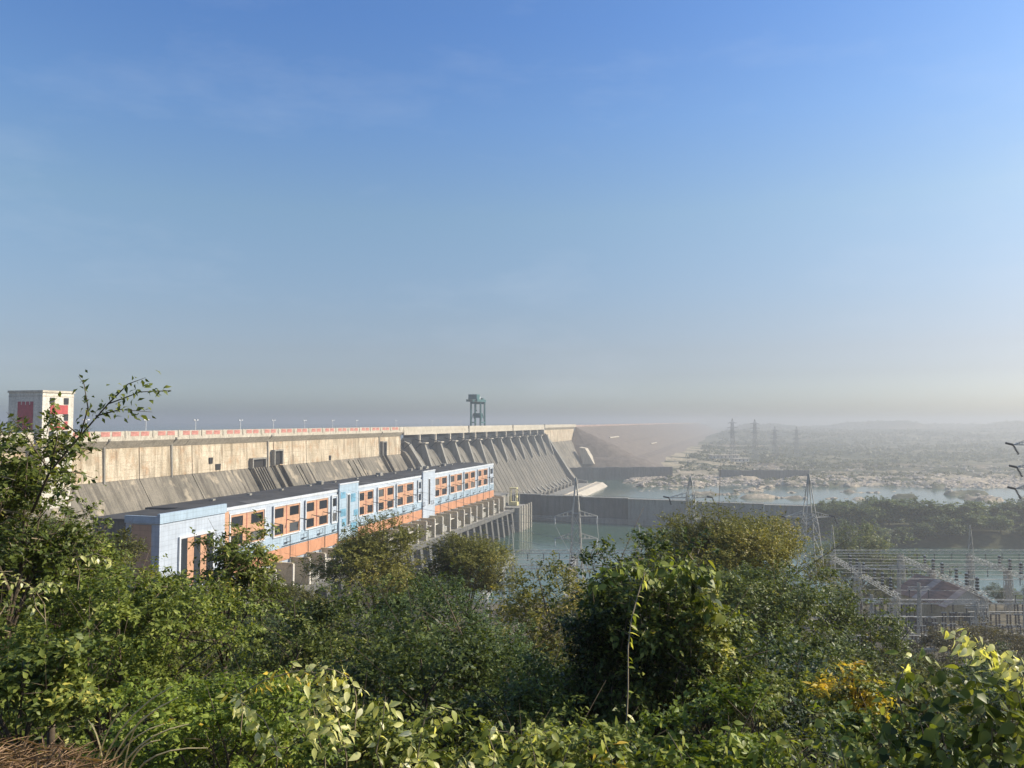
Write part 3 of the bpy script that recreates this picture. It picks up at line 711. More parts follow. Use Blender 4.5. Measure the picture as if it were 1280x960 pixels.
# transformer deck with fire walls, piers down to the water
MB().box(246, 572, 170, PM - .02, -69.2, -68).build('deck', M['greycon'], ph)
MB().box(246, 572, 169.3, 169.95, -69.4, -66.9).build('deck_edge', M['darkcon'], ph)
fire_me = MB().box(-.45, .45, 174.6, PM - .6, -67.99, -57.2).mesh('fire_wall', M['tan'])
cap2 = MB().box(-.5, .5, 174.1, 174.58, -67.99, -57.3).mesh('fire_wall_lit_end', M['white'])  # white strip paints the sunlit end face of the tan wall
lid = MB().box(-.6, .6, 174.6, PM - .6, -57.15, -56.95).mesh('fire_wall_coping', M['tan'])
for q in range(25):
    ss = 262 + q * 12.4
    f = place('fire_wall', fire_me, ph, (ss, 0, 0))
    for me_, nm in ((cap2, 'painted_lit_end'), (lid, 'coping')):
        o = bpy.data.objects.new(nm, me_); COL.objects.link(o); o.parent = f
for q in range(26):
    ss = 258 + q * 12.4
    MB().prism([(176, -69.2), (170.5, -69.2), (168.5, -86), (168.5, -95), (176.1, -95)], ss - 1.8, ss + 1.8).build('pier', M['darkcon'], ph)
MB().box(246, 572, 178.2, 183, -95, -69.25).build('draft_wall', M['darkcon'], ph)
for q in range(9): MB().box(300 + q * 30, 313 + q * 30, PM - 8, PM - .9, -61.5, -61.0).build('canopy_slab', M['white'], ph)
# end bay beyond the hall
MB().box(572.2, 592, 180, 206, -92, -57.5).build('end_bay', M['greycon'], ph)
MB().box(592.2, 640, 186, 208, -92, -62.6).build('link_wall', M['darkcon'], ph)
for q in range(7): MB().box(594 + q * 6.4, 595.2 + q * 6.4, 183, 185.9, -92, -61.2).build('buttress', M['greycon'], ph)
MB().box(572.2, 600, 166, 179.8, -90, -66.5).build('landing', M['greycon'], ph)
for q in range(5): MB().tube([(574 + q * 7, 164.5, -92), (574 + q * 7, 164.5, -65)], [.7, .7], 8).build('mooring_pile', M['pale'], ph)
# transformers on the deck
def transformer(s_, first):
    t = dthing('power_transformer', 'grey power transformer with radiators between tan fire walls on the deck', 'transformer', s_, 179, -68, 'transformers on the powerhouse deck')
    MB().box(s_ - 3, s_ + 3, 176.8, 181.5, -67.4, -63.4).build('tank', M['steel'], t)
    MB().box(s_ - 3.4, s_ + 3.4, 176.4, 182, -67.98, -67.42).build('plinth', M['greycon'], t)
    for q in (-2.2, -.7, .8, 2.3): MB().box(s_ + q - .5, s_ + q + .5, 175.2, 176.75, -67, -64).build('radiator', M['steel'], t)
    MB().tube([(s_ - 2.4, 181, -62.4), (s_ + 2.4, 181, -62.4)], [.6, .6], 8).build('conservator', M['steel'], t)
    for q in (-1.8, 0, 1.8): MB().lathe([(.35, -63.38), (.2, -62.8), (.32, -62.4), (.2, -62), (.3, -61.6), (.1, -60.6)], 7, (s_ + q, 178.2, 0)).build('bushing', M['brownporc'], t)
for q in range(0, 24, 2): transformer(268.2 + q * 12.4, q == 0)
# yellow draft tube gantry at the end of the deck
ys = 588
yc = dthing('draft_tube_gantry', 'small yellow gantry frame at the end of the powerhouse deck', 'gantry', ys, 175, -66.5)
for a in (-1.8, 1.8):
    for mm in (172.5, 177.5): MB().bar((ys + a, mm, -66.5), (ys + a, mm, -53.2), .5).build('leg', M['yellow'], yc)
MB().box(ys - 2.3, ys + 2.3, 172, 178, -53.2, -52.3).build('top_beam', M['yellow'], yc)
MB().box(ys - 2.1, ys + 2.1, 172, 173, -60.2, -58.8).build('cross_beam', M['yellow'], yc)
MB().box(ys - 2.5, ys + 2.5, 171.5, 178.2, -66.3, -63.5).build('base_frame', M['yellow'], yc)

# small buildings under the embankment
def hut(name, label, px, py, z, w, d, h, mt, rz=ANG):
    p = atz(px, py, z); t = thing(name, label, 'building', p, rz)
    MB().box(-w / 2, w / 2, -d / 2, d / 2, 0, h).build('wall', mt, t)
    MB().box(-w / 2 - 1, w / 2 + 1, -d / 2 - 1, d / 2 + 1, h + .01, h + .9).build('roof', M['pale'], t)
    n = max(2, int(w / 7))
    for q in range(n):
        x_ = -w / 2 + w * (q + .5) / n
        MB().box(x_ - 1.1, x_ + 1.1, -d / 2 - .1, -d / 2 + .2, h * .3, h * .75).build('window', M['glass'], t)
    return t

# ------------------------------------------------------------------ lattice steelwork
def lattice_leg(mb, levels, t, base=(0, 0, 0), panels=2):
    bx, by, bz = base
    for (z0, w0), (z1, w1) in zip(levels[:-1], levels[1:]):
        c0 = [(bx + a * w0, by + b * w0, bz + z0) for a, b in ((-1, -1), (1, -1), (1, 1), (-1, 1))]
        c1 = [(bx + a * w1, by + b * w1, bz + z1) for a, b in ((-1, -1), (1, -1), (1, 1), (-1, 1))]
        for i in range(4):
            j = (i + 1) % 4
            mb.bar(c0[i], c1[i], t)
            mb.bar(c0[i], c1[j], t * .62); mb.bar(c0[j], c1[i], t * .62); mb.bar(c1[i], c1[j], t * .6)
def lattice_beam(mb, p, q, w, t, step):
    p, q = Vector(p), Vector(q); d = q - p; n = max(2, int(d.length / step)); dn = d.normalized()
    sd = dn.cross(Vector((0, 0, 1))).normalized() * w / 2; up = Vector((0, 0, w / 2))
    cs = [sd + up, -sd + up, -sd - up, sd - up]
    for c in cs: mb.bar(p + c, q + c, t)
    for i in range(n):
        a = p + d * i / n; b = p + d * (i + 1) / n
        for k in range(4):
            e, f = (cs[k], cs[(k + 1) % 4]) if i % 2 else (cs[(k + 1) % 4], cs[k])
            mb.bar(a + e, b + f, t * .6)
def disc_string(mb, p, q, r, n):
    p, q = Vector(p), Vector(q)
    pts, rad = [], []
    for i in range(n):
        for f, rr in ((.1, .3), (.35, 1.), (.6, 1.), (.85, .3)):
            pts.append(p + (q - p) * ((i + f) / n)); rad.append(r * rr)
    mb.tube(pts, rad, 6)
def pylon(label, px, Y, zg, zpeak, arms, wbase, t=.26, rz=0.0, group=None, strain=False, steel='steel'):
    base = Vector(((px - 640) / F * Y, Y, zg)); Ht = zpeak - zg
    o = thing('lattice_pylon', label, 'pylon', base, rz, group)
    waist = (min(a[0] for a in arms) - zg) * .92
    ww = max(1.4, wbase * .50); mb = MB()
    lv = []; n = 4
    for i in range(n + 1):
        f = i / n; f = 1 - (1 - f) ** 1.25; lv.append((waist * f, wbase + (ww - wbase) * f))
    top = max(a[0] for a in arms) - zg
    k = max(2, int((top + 1 - waist) / 4.2))
    for i in range(1, k + 1): lv.append((waist + (top + 1 - waist) * i / k, ww + (ww * .75 - ww) * i / k))
    lv.append((Ht, .12))
    lattice_leg(mb, lv, t); mb.build('tower_body', M[steel], o)
    for (za, half) in arms:
        h = za - zg
        for sg in (-1, 1):
            am = MB(); tip = (sg * half, 0, h)
            for yy in (-ww * .85, ww * .85):
                am.bar((sg * ww * .8, yy, h), tip, t * .8); am.bar((sg * ww * .8, yy, h + 2.0), tip, t * .7)
            nb = 4
            for i in range(1, nb):
                f = i / nb; x_ = sg * (ww + (half - ww) * f); yy = ww * .85 * (1 - f)
                am.bar((x_, -yy, h), (x_, yy, h), t * .5); am.bar((x_, -yy, h), (x_, -yy * .9, h + 2.0 * (1 - f)), t * .5); am.bar((x_, yy, h), (x_, yy * .9, h + 2.0 * (1 - f)), t * .5)
            am.build('cross_arm', M[steel], o)
            st = MB()
            if strain: disc_string(st, (sg * half, 0, h), (sg * half - 2.4, -.6, h + .5), .32, 8); disc_string(st, (sg * half, 0, h), (sg * half + .5, -1.5, h - 2.6), .32, 8)
            else: disc_string(st, tip, (sg * half - sg * .2, 0, h - 3.0), .2, 8)
            st.build('insulator_string', M['black'] if strain else M['porc'], o)
    return o
def z_at(py, Y): return at(640, py, Y).z
PYL = [
 ('pale steel lattice pylon with two levels of arms before the green pool', 719.5, 290, -67, 597, [(645, 8.0), (673, 8.0)], 3.4, False),
 ('steel lattice pylon with black strain insulators behind the round olive tree', 862, 302, -67, 596, [(622, 8.6), (648, 8.6)], 3.4, True),
 ('steel lattice pylon with splayed legs between the olive tree and the switchyard', 1009, 292, -67, 592, [(646, 9.6)], 4.6, True),
]
PY_OBJ = []
for lb, px, Y, zg, pk, arms, wb_, stn in PYL:
    PY_OBJ.append(pylon(lb, px, Y, zg, z_at(pk, Y), [(z_at(a, Y), h) for a, h in arms], wb_, .30, 0.05, None, stn))
pylon('tall steel lattice pylon at the far side of the switchyard shed', 1303, 210, -66, z_at(520, 210), [(z_at(556, 210), 8.4), (z_at(584, 210), 7.6), (z_at(611, 210), 8.2)], 4.4, .3, 0.0, None, True)
for px, pk, Y in ((915, 523, 1000), (943, 524, 1040), (968, 533, 1150), (995, 533, 1150)):
    Y *= 1.45; zg = hz((px - 640) / F * Y, Y)
    zz = max(z_at(pk, Y), zg + 52)
    pylon('distant hazy lattice pylon standing on the scrub beyond the river', px, Y, zg, zz, [(zz - 9, 10), (zz - 18, 12), (zz - 27, 10)], 5.0, .5, .2, 'far pylons beyond the river', False, 'farsteel')

# ------------------------------------------------------------------ switchyard
def yx(c, Y): return c + YU * Y
ZI = -66.3
ins_me = {}
def post_insulator_mesh(h, r, n, mat):
    mb = MB(); prof = []
    for i in range(n):
        z0 = h * i / n; dz = h / n
        prof += [(r * .42, z0), (r, z0 + dz * .25), (r, z0 + dz * .55), (r * .42, z0 + dz * .6)]
    prof.append((.01, h)); mb.lathe(prof, 7); return mb.mesh('insulator', mat)
# banded insulator: dark sheds and pale caps in one part with two materials
def banded(h, r, n):
    mb = MB(); mats = []
    for i in range(n):
        z0 = h * i / n; dz = h / n; k0 = len(mb.f)
        mb.lathe([(r, z0), (r, z0 + dz * .58), (r * .5, z0 + dz * .6)], 7); mats += [0] * (len(mb.f) - k0); k0 = len(mb.f)
        mb.lathe([(r * .62, z0 + dz * .6), (r * .62, z0 + dz)], 7); mats += [1] * (len(mb.f) - k0)
    me = mb.mesh('insulator', M['black']); me.materials.append(M['porc']); me.polygons.foreach_set('material_index', mats); return me
BAND = banded(3.9, .55, 4)
HANG = MB(); disc_string(HANG, (0, 0, 0), (0, 0, -3.0), .26, 7); HANG = HANG.mesh('insulator_string', M['black'])
rows = [-60.5, -36.0, -11.5, 13.0, 87.5, 114.0, 140.6, 166.5]
RLAB = {-60.5: 'beside the powerhouse deck', -36.0: 'near the small olive tree by the pool', -11.5: 'in front of the two armed pale pylon', 13.0: 'beside the vine covered tree',
        87.5: 'next to the splayed leg pylon', 114.0: 'over the rusty shed roof', 140.6: 'beyond the rusty shed', 166.5: 'beside the tall pylon'}
def gantry_row(c):
    o = thing('switchyard_gantry', 'lattice gantry row with six banded insulators ' + RLAB[c], 'gantry', (yx(c, 262), 262, ZI), 0.0)
    OFF[o.name] = (yx(c, 262), 262, ZI)
    zb = -52.2
    for Y in (234, 270, 298):
        mb = MB(); x_ = yx(c, Y)
        lattice_leg(mb, [(0, 1.0), (3.5, .9), (7, .8), (10.5, .7), (13.6, .6)], .2, (x_, Y, ZI)); mb.build('column', M['steel'], o)
    mb = MB(); lattice_beam(mb, (yx(c, 232), 232, zb), (yx(c, 300), 300, zb), 1.3, .17, 1.6); mb.build('beam', M['steel'], o)
    for i in range(6):
        Y = 238 + i * 7.0 + (3.5 if i > 2 else 0)
        place('insulator', BAND, o, (yx(c, Y), Y, zb + .75))
    if c in (13.0, 87.5, 140.6, -36.0):
        Y = 298; x_ = yx(c, Y); mb = MB()
        for a in (-1, 1): mb.bar((x_ + a * 1.1, Y, zb + .6), (x_ + a * .12, Y, zb + 12.5), .2)
        for i in range(4): f = i / 4; mb.bar((x_ - 1.1 + .98 * f, Y, zb + .6 + 11.9 * f), (x_ + 1.1 - .98 * (f + .25), Y, zb + .6 + 11.9 * (f + .25)), .13)
        mb.build('lightning_spike', M['steel'], o)
    return o
for c in rows: gantry_row(c)
for i, (c0, c1) in enumerate(zip(rows[:-1], rows[1:])):
    if c1 - c0 > 40: continue
    for Y, zb in ((299.5, -50.2), (271.5, -50.8), (240, -55.5)):
        nm = {299.5: 'bank edge', 271.5: 'middle', 240: 'hillside end'}[Y]
        o = thing('cross_beam_gantry', nm + ' lattice crossbeam ' + RLAB[c0], 'gantry', (yx(c0, Y), Y, zb), 0)
        OFF[o.name] = (yx(c0, Y), Y, zb)
        mb = MB(); lattice_beam(mb, (yx(c0, Y) + .4, Y, zb), (yx(c1, Y) - .4, Y, zb), 1.2, .15, 1.5); mb.build('beam', M['steel'], o)
        for q in (.25, .5, .75): place('insulator_string', HANG, o, (yx(c0, Y) + (c1 - c0) * q, Y + .2, zb - .6))
        for q in (0.02, .98): 
            mb = MB(); lattice_leg(mb, [(ZI, .6), (ZI + 5, .55), (ZI + 10, .5), (zb - .6, .45)], .16, (yx(c0, Y) + (c1 - c0) * q, Y, 0)); mb.build('column', M['steel'], o)
# breakers and post insulators standing in rows
POST = post_insulator_mesh(3.6, .34, 7, M['brownporc'])
def breaker(x, y, label):
    zg = hz(x, y); o = thing('circuit_breaker', label, 'circuit breaker', (x, y, zg), math.atan(-YU) , 'circuit breakers standing in the switchyard')
    fr = MB()
    for a in (-2.4, 0, 2.4):
        for b in (-.4, .4): fr.bar((a + b, 0, 0), (a + b * .7, 0, 3.6), .14)
    fr.box(-3.2, 3.2, -.35, .35, 3.6, 3.9); fr.build('support_frame', M['steel'], o)
    for a in (-2.4, 0, 2.4):
        place('insulator', POST, o, (a - .45, 0, 3.9)); place('insulator', POST, o, (a + .45, 0, 3.9))
        MB().bar((a - .8, 0, 7.6), (a + .8, 0, 7.6), .22).build('terminal_bar', M['steel'], o)
for Y in (214, 224, 236, 249):
    for c in (70, 79, 88, 97, 106, 116, 125, 134, 143, 152):
        if Y > 240 and 100 < c < 132: continue
        if (int(c) + int(Y)) % 7 == 0: continue
        breaker(yx(c, Y) + random.uniform(-.6, .6), Y + random.uniform(-1, 1), 'row of three twin brown porcelain breaker columns on a steel frame')
# bus bars and overhead conductors
def wire(label, p, q, sag, r=.055, group='overhead conductors', name='power_line'):
    p, q = Vector(p), Vector(q); n = 14
    pts = [p.lerp(q, i / n) + Vector((0, 0, -sag * 4 * (i / n) * (1 - i / n))) for i in range(n + 1)]
    o = MB().tube(pts, [r] * (n + 1), 4).build(name, M['steel'])
    ctr = pts[0]; o.data.transform(__import__('mathutils').Matrix.Translation(-ctr)); o.location = ctr
    return tag(o, label, 'power line', group)
for Y, z in ((240, -48.0), (247, -47.9), (254, -48.0), (265, -47.8), (272, -47.8), (279, -47.9), (236, -53.5), (251, -54.0), (262, -52.6), (285, -50.0)):
    wire('thin overhead conductor slung across the switchyard gantries', (yx(87.5, Y) - 12, Y, z), (yx(200, Y), Y, z), .7)
    wire('thin overhead conductor slung over the pool side gantries', (yx(-60.5, Y), Y, z), (yx(13, Y), Y, z), .6, .05, 'pool side conductors')
for (za, hh) in [(z_at(645, 290), 8), (z_at(673, 290), 8)]:
    for sg in (-1, 1):
        x0 = (719.5 - 640) / F * 290 + sg * hh
        wire('long conductor from the pale pylon to the powerhouse roof', (x0, 290, za - 3), D(395 + 25 * sg + za, PM - 1, -33), 3, .06, 'conductors to the powerhouse')
        wire('long conductor from the pale pylon to the pool side gantries', (x0, 290, za - 3), (x0 - 16 * sg * .3 + 3, 262, -50), 1.2, .05, 'conductors down to the gantries')
for Y in (214, 236):
    for c in (69, 110):
        wire('rigid silver busbar above the breaker columns', (yx(c, Y), Y, hz(yx(c, Y), Y) + 8.0), (yx(c + 44, Y), Y, hz(yx(c, Y), Y) + 8.0), 0, .12, 'busbars over the breakers', 'busbar')
# shed
sh = thing('switchyard_shed', 'cream shed with rusty brown sheet roof among the switchyard steelwork', 'shed', (yx(117, 251), 251, ZI), .22)
W_, LN, EV, RD = 8.6, 22.0, 7.4, 12.6
wl = MB(); wl.box(-W_, W_, 0, LN, 0, EV); wl.build('wall', M['tan'], sh)
MB().prism([(0, 0)], 0, 0) if False else None
gb_ = MB(); gb_.v += [(-W_, -.02, EV), (W_, -.02, EV), (0, -.02, RD - .2), (-W_, LN, EV), (W_, LN, EV), (0, LN, RD - .2)]; gb_.f += [(0, 1, 2), (5, 4, 3), (0, 2, 5, 3), (1, 4, 5, 2)]
gb_.build('gable', M['white'], sh)
for i in range(8):
    y0, y1 = -1.2 + i * (LN + 2) / 8, -1.2 + (i + 1) * (LN + 2) / 8 - .06
    for sg in (-1, 1):
        mb = MB(); e = random.uniform(0, .08)
        p = [(sg * (W_ + 1), y0, EV - .35 + e), (sg * (W_ + 1), y1, EV - .35 + e), (0, y1, RD + .25 + e), (0, y0, RD + .25 + e)]
        mb.quad(*p); mb.quad(*[(a, b, c - .12) for a, b, c in reversed(p)])
        mb.build('roof_sheet', M['rust2'] if (i * 3 + (sg > 0)) % 4 == 0 else M['rust'], sh)
for x_ in (-7.2, 4.2): MB().box(x_, x_ + 3.0, -.12, .05, 2.6, 5.2).build('window', M['glass'], sh)
MB().box(-2, 1.6, -.12, .05, 0, 4.6).build('door', M['darksteel'], sh)

# ------------------------------------------------------------------ far bank: weir wall, huts, rocks, scrub
hut('valve_house', 'small cream building at the foot of the earth embankment', 784, 573, -62, 62, 16, 8, M['tan'])
hut('white_hut', 'small white flat roofed hut beside the bare earth bank', 745, 570, -60, 40, 12, 5, M['white'])
hut('pale_shed', 'low pale shed in the scrub beneath the far pylons', 905, 573, -70, 55, 14, 6, M['white'], .2)
hut('lone_shed', 'tiny pale shed in the scrub next to the far pylons', 925, 577, -71, 30, 12, 5, M['white'], .2)
ww_ = thing('weir_wall', 'dark long retaining wall beyond the rocky far bank', 'wall', atz(955, 597, -80), -.02)
for q in range(8): MB().box(-64 + q * 16 + .1, -64 + (q + 1) * 16 - .1, -2, 2, -6, 11 - .4 * (q % 3)).build('wall_panel', M['darkcon'], ww_)
ww2 = thing('canal_wall', 'dark retaining wall below the earth embankment', 'wall', atz(778, 597, -82), .1)
for q in range(8): MB().box(-85 + q * 20 + .1, -85 + (q + 1) * 20 - .1, -2, 2, -6, 15 + .5 * (q % 2)).build('wall_panel', M['darkcon'], ww2)

def rock_mesh(seed):
    r_ = random.Random(seed); mb = MB(); nu, nv = 7, 5
    for j in range(nv):
        th = math.pi * (j + .5) / nv * .62
        for i in range(nu):
            ph_ = 2 * math.pi * i / nu; q = r_.uniform(.7, 1.2)
            mb.v.append((math.sin(th) * math.cos(ph_) * q * 1.25, math.sin(th) * math.sin(ph_) * q, math.cos(th) * .62 * r_.uniform(.75, 1.15) - .12))
    for j in range(nv - 1):
        for i in range(nu): k_ = (i + 1) % nu; mb.f.append((j * nu + i, (j + 1) * nu + i, (j + 1) * nu + k_, j * nu + k_))
    mb.f.append(tuple(range(nu))); return mb
def rocks_stuff():
    vs_, fs_ = [], []; protos = [rock_mesh(i) for i in range(5)]
    cnt = 0
    while cnt < 4300:
        px = random.uniform(735, 1330); Y = random.choice((random.uniform(700, 1420), random.uniform(930, 1130))); x = (px - 640) / F * Y
        z = hz_fast(x, Y)
        if z < -86.2: continue
        if z < -80 or random.random() < .3:
            sz = random.choice((.9, 1.2, 1.6, 2.2, 3.2)) * (1.5 if random.random() < .08 else 1)
            pr = random.choice(protos); a_ = random.uniform(0, 6.28); ca, sa = math.cos(a_) * sz, math.sin(a_) * sz; n0 = len(vs_)
            vs_ += [(x + ca * v[0] - sa * v[1], Y + sa * v[0] + ca * v[1], z + v[2] * sz) for v in pr.v]
            fs_ += [tuple(n0 + i for i in f) for f in pr.f]; cnt += 1
    mb = MB(); mb.v, mb.f = vs_, fs_; return mb
def hz_fast(x, y):
    i = min(max(np.searchsorted(gx, x) - 1, 0), nx - 2); j = min(max(np.searchsorted(gy, y) - 1, 0), ny - 2)
    fx = (x - gx[i]) / (gx[i + 1] - gx[i]); fy = (y - gy[j]) / (gy[j + 1] - gy[j])
    return float((H[j, i] * (1 - fx) + H[j, i + 1] * fx) * (1 - fy) + (H[j + 1, i] * (1 - fx) + H[j + 1, i + 1] * fx) * fy)
M['rock'] = plain('river_rock', (.46, .38, .29), .9, .45, .12)
ro = rocks_stuff().build('boulders', M['rock']); kind(ro, 'stuff'); tag(ro, 'pale boulders strewn over the rocky river bank', 'rocks')

# ------------------------------------------------------------------ leaves
def leaf_mesh(name, pos, d, n, Ln, Wd, tint, mat, near):
    N = len(pos); d = d / np.linalg.norm(d, axis=1, keepdims=True)
    n = n - d * (n * d).sum(1, keepdims=True); n = n / (np.linalg.norm(n, axis=1, keepdims=True) + 1e-9); b = np.cross(d, n)
    Ln = Ln[:, None]; Wd = Wd[:, None]
    if near:
        V = np.stack([pos, pos + d * .42 * Ln + b * Wd * .5 + n * Wd * .16, pos + d * Ln - n * Ln * .16, pos + d * .42 * Ln - b * Wd * .5 + n * Wd * .16, pos + d * .5 * Ln], 1)
        base = np.array([[0, 1, 4], [1, 2, 4], [2, 3, 4], [3, 0, 4]]); K_ = 5
    else:
        V = np.stack([pos, pos + d * .45 * Ln + b * Wd * .5, pos + d * Ln - n * Ln * .1, pos + d * .45 * Ln - b * Wd * .5], 1)
        base = np.array([[0, 1, 2], [0, 2, 3]]); K_ = 4
    Fc = (np.arange(N)[:, None, None] * K_ + base[None]).reshape(-1, 3); nf = len(Fc)
    me = bpy.data.meshes.new(name); me.vertices.add(N * K_); me.vertices.foreach_set('co', V.reshape(-1).astype(np.float32))
    me.loops.add(nf * 3); me.loops.foreach_set('vertex_index', Fc.ravel().astype(np.int32))
    me.polygons.add(nf); me.polygons.foreach_set('loop_start', (np.arange(nf) * 3).astype(np.int32)); me.polygons.foreach_set('loop_total', np.full(nf, 3, np.int32))
    me.update(calc_edges=True)
    a = me.attributes.new('tint', 'FLOAT', 'FACE'); a.data.foreach_set('value', np.repeat(tint, len(base)).astype(np.float32))
    me.materials.append(mat); return me
def unit(a): return a / (np.linalg.norm(a, axis=1, keepdims=True) + 1e-9)
def n3(p, sc_, ch=0):
    """cheap 3-D noise from 2-D slices"""
    return .5 * (vnoise(p[:, 0] * sc_ + 40, p[:, 1] * sc_ + p[:, 2] * sc_ * .7 + 40, ch) + vnoise(p[:, 2] * sc_ + 80, p[:, 0] * sc_ * .6 - p[:, 1] * sc_ * .8 + 90, (ch + 1) % 4))
def crown_points(lobes, T, R, shell=.55):
    """twig origins gathered in clumps spread through the outer part of each lobe"""
    lob = np.array(lobes); wts = (lob[:, 3] * lob[:, 5]); wts = wts / wts.sum()
    Cn = max(12, T // 16)
    ci = R.choice(len(lob), Cn, p=wts); v = unit(R.normal(size=(Cn, 3))); v[:, 2] = np.where(v[:, 2] < -.3, v[:, 2] * .4, v[:, 2]); rf = shell + (1 - shell) * R.random(Cn) ** .6
    rf *= (.82 + .40 * R.random(Cn) ** 2)
    cen = lob[ci, :3] + v * lob[ci, 3:6] * rf[:, None]
    k = R.integers(0, Cn, T); li = ci[k]
    p = cen[k] + R.normal(size=(T, 3)) * lob[li, 3:6] * .17 * R.uniform(.6, 1.3, Cn)[k][:, None]
    vv = unit((p - lob[li, :3]) / lob[li, 3:6] + v[k] * .4)
    return p, vv, li
def spray(lobes, T, Kl, tl, Ln, Wd, R, droop=.25, shell=.55, gap=.38, gscale=1.1, spread=.9, tint_bias=0., updir=.35):
    """twigs sampled through the crown's lobes, each with Kl leaves set alternately along it"""
    p, v, li = crown_points(lobes, T, R, shell)
    keep = n3(p, gscale, 0) > gap; p, v = p[keep], v[keep]; T = len(p)
    td = unit(v * .8 + R.normal(size=(T, 3)) * .55 + np.array([0, 0, updir]))
    ln = tl * R.uniform(.6, 1.3, T)
    t = (np.arange(Kl) + .5) / Kl
    P = p[:, None, :] + td[:, None, :] * (ln[:, None, None] * t[None, :, None]); P[:, :, 2] -= droop * (ln[:, None] * t[None, :] ** 2)
    side = unit(np.cross(td, np.array([0, 0, 1.]) + R.normal(size=(T, 3)) * .35))
    sg = np.where(np.arange(Kl) % 2 == 0, 1., -1.)
    dr = td[:, None, :] * .55 + side[:, None, :] * sg[None, :, None] * spread + R.normal(size=(T, Kl, 3)) * .32; dr[:, :, 2] -= droop * .8
    nr = np.array([0, 0, 1.]) + R.normal(size=(T, Kl, 3)) * .55 + v[:, None, :] * .35
    pos = P.reshape(-1, 3) + R.normal(size=(T * Kl, 3)) * tl * .03
    tw = np.repeat(n3(p, gscale * .6, 2), Kl)
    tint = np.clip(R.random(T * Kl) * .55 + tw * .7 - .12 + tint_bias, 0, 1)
    sc_ = R.uniform(.65, 1.25, T * Kl)
    return pos, dr.reshape(-1, 3), nr.reshape(-1, 3), Ln * sc_, Wd * sc_, tint, (p, td, ln)
def lobe_set(R, w, d, h, zb, n, irregular=.5):
    """uneven crown of n lobes inside a w x d x h box whose bottom is zb"""
    out = [(0, 0, zb + h * .5, w * .36, d * .36, h * .42)]
    for i in range(n):
        a = 2 * math.pi * (i + R.random() * .7) / n; q = R.uniform(.45, .78)
        rr = R.uniform(.20, .33)
        zc = zb + h * R.uniform(.14, .80)
        k_ = 1 - abs((zc - zb) / h - .4) * .55
        out.append((math.cos(a) * w * .5 * q * k_, math.sin(a) * d * .5 * q * k_, zc, w * rr, d * rr, h * rr * .72))
    out.append((R.uniform(-.12, .12) * w, R.uniform(-.1, .1) * d, zb + h * .78, w * .29, d * .29, h * .25))
    return out
def limbs(lobes, R, r0, hfork, lean=0.0):
    mb = MB()
    top = Vector((lean, 0, hfork)); mb.tube([(0, 0, -.6), (lean * .3, 0, hfork * .5), top], [r0 * 1.25, r0, r0 * .8], 7)
    for lb in lobes:
        c = Vector(lb[:3]); mid = top.lerp(c, .5) + Vector((R.normal() * .08, R.normal() * .08, .06)) * (c - top).length
        mb.tube([top, mid, c, c + (c - mid) * .55], [r0 * .55, r0 * .36, r0 * .2, r0 * .05], 5)
        for k_ in range(4):
            e = c + Vector(R.normal(size=3)) * Vector(lb[3:6]).length * .42
            mb.tube([mid.lerp(c, R.random()), e], [r0 * .16, r0 * .04], 4)
    return mb
TREES = []
DENS = 1.7
def tree(name, label, cat, px, Y, top, wpx, mat, seed, Ln, Wd, lai=3.0, bot=None, near=None, lobes=7, depth=.9, gap=.33, droop=.25, Kl=9, tl=None, shell=.55, accent=None, updir=.35, trunk=None, zbase=None, group=None, gscale=None, tint_bias=0., stems=False):
    R = np.random.default_rng(seed); x = (px - 640) / F * Y; zg = hz_fast(x, Y) if zbase is None else zbase
    ztop = at(px, top, Y).z; Ht = ztop - zg; w = wpx / F * Y
    zb = max(.05 * Ht, (at(px, bot, Y).z - zg) if bot else .12 * Ht); h = Ht - zb
    near = Y < 18 if near is None else near
    o = thing(name, label, cat, (x, Y, zg), 0, group)
    lb = lobe_set(R, w, w * depth, h, zb, lobes)
    r0 = trunk or max(.02, .010 * Ht + .004 * w)
    limbs(lb, R, r0, max(.12 * Ht, zb * .8)).build('trunk', M['bark'], o, True)
    area = math.pi / 4 * w * h; nl = DENS * (1.55 if Y > 50 else 1.0) * lai * area / (Ln * Wd * .5)
    T = max(20, int(nl / Kl)); tl = tl or max(Ln * 2.6, .05 * w)
    gs = gscale or 5.0 / max(w, .5)
    pos, d, n, l_, w_, tint, tw = spray(lb, T, Kl, tl, Ln, Wd, R, droop, shell, gap, gs, .9, tint_bias, updir)
    me = leaf_mesh('crown', pos, d, n, l_, w_, tint, L[mat], near)
    cr_ = bpy.data.objects.new('crown', me); COL.objects.link(cr_); cr_.parent = o
    if stems:
        mb = MB(); p, td, ln = tw
        for i in range(0, len(p), 2):
            q = Vector(p[i]); e = q + Vector(td[i]) * float(ln[i]); e.z -= droop * float(ln[i])
            mb.bar(q - Vector(td[i]) * float(ln[i]) * .5, e, .006 + .0006 * Y, 3, .003)
        tg = mb.build('twigs', M['twig'], o); kind(tg, 'stuff')
    if accent:
        am, frac, al, aw = accent
        T2 = max(8, int(T * frac)); pos, d, n, l_, w_, tint, _ = spray(lb, T2, 5, tl, al, aw, R, droop + .1, .85, gap, gs, .9, 0, updir)
        a_ = bpy.data.objects.new('new_leaves', leaf_mesh('new_leaves', pos, d, n, l_, w_, tint, L[am], near)); COL.objects.link(a_); a_.parent = o; kind(a_, 'stuff')  # accent leaves; the pale sets on some plants paint highlights
    TREES.append(o); return o

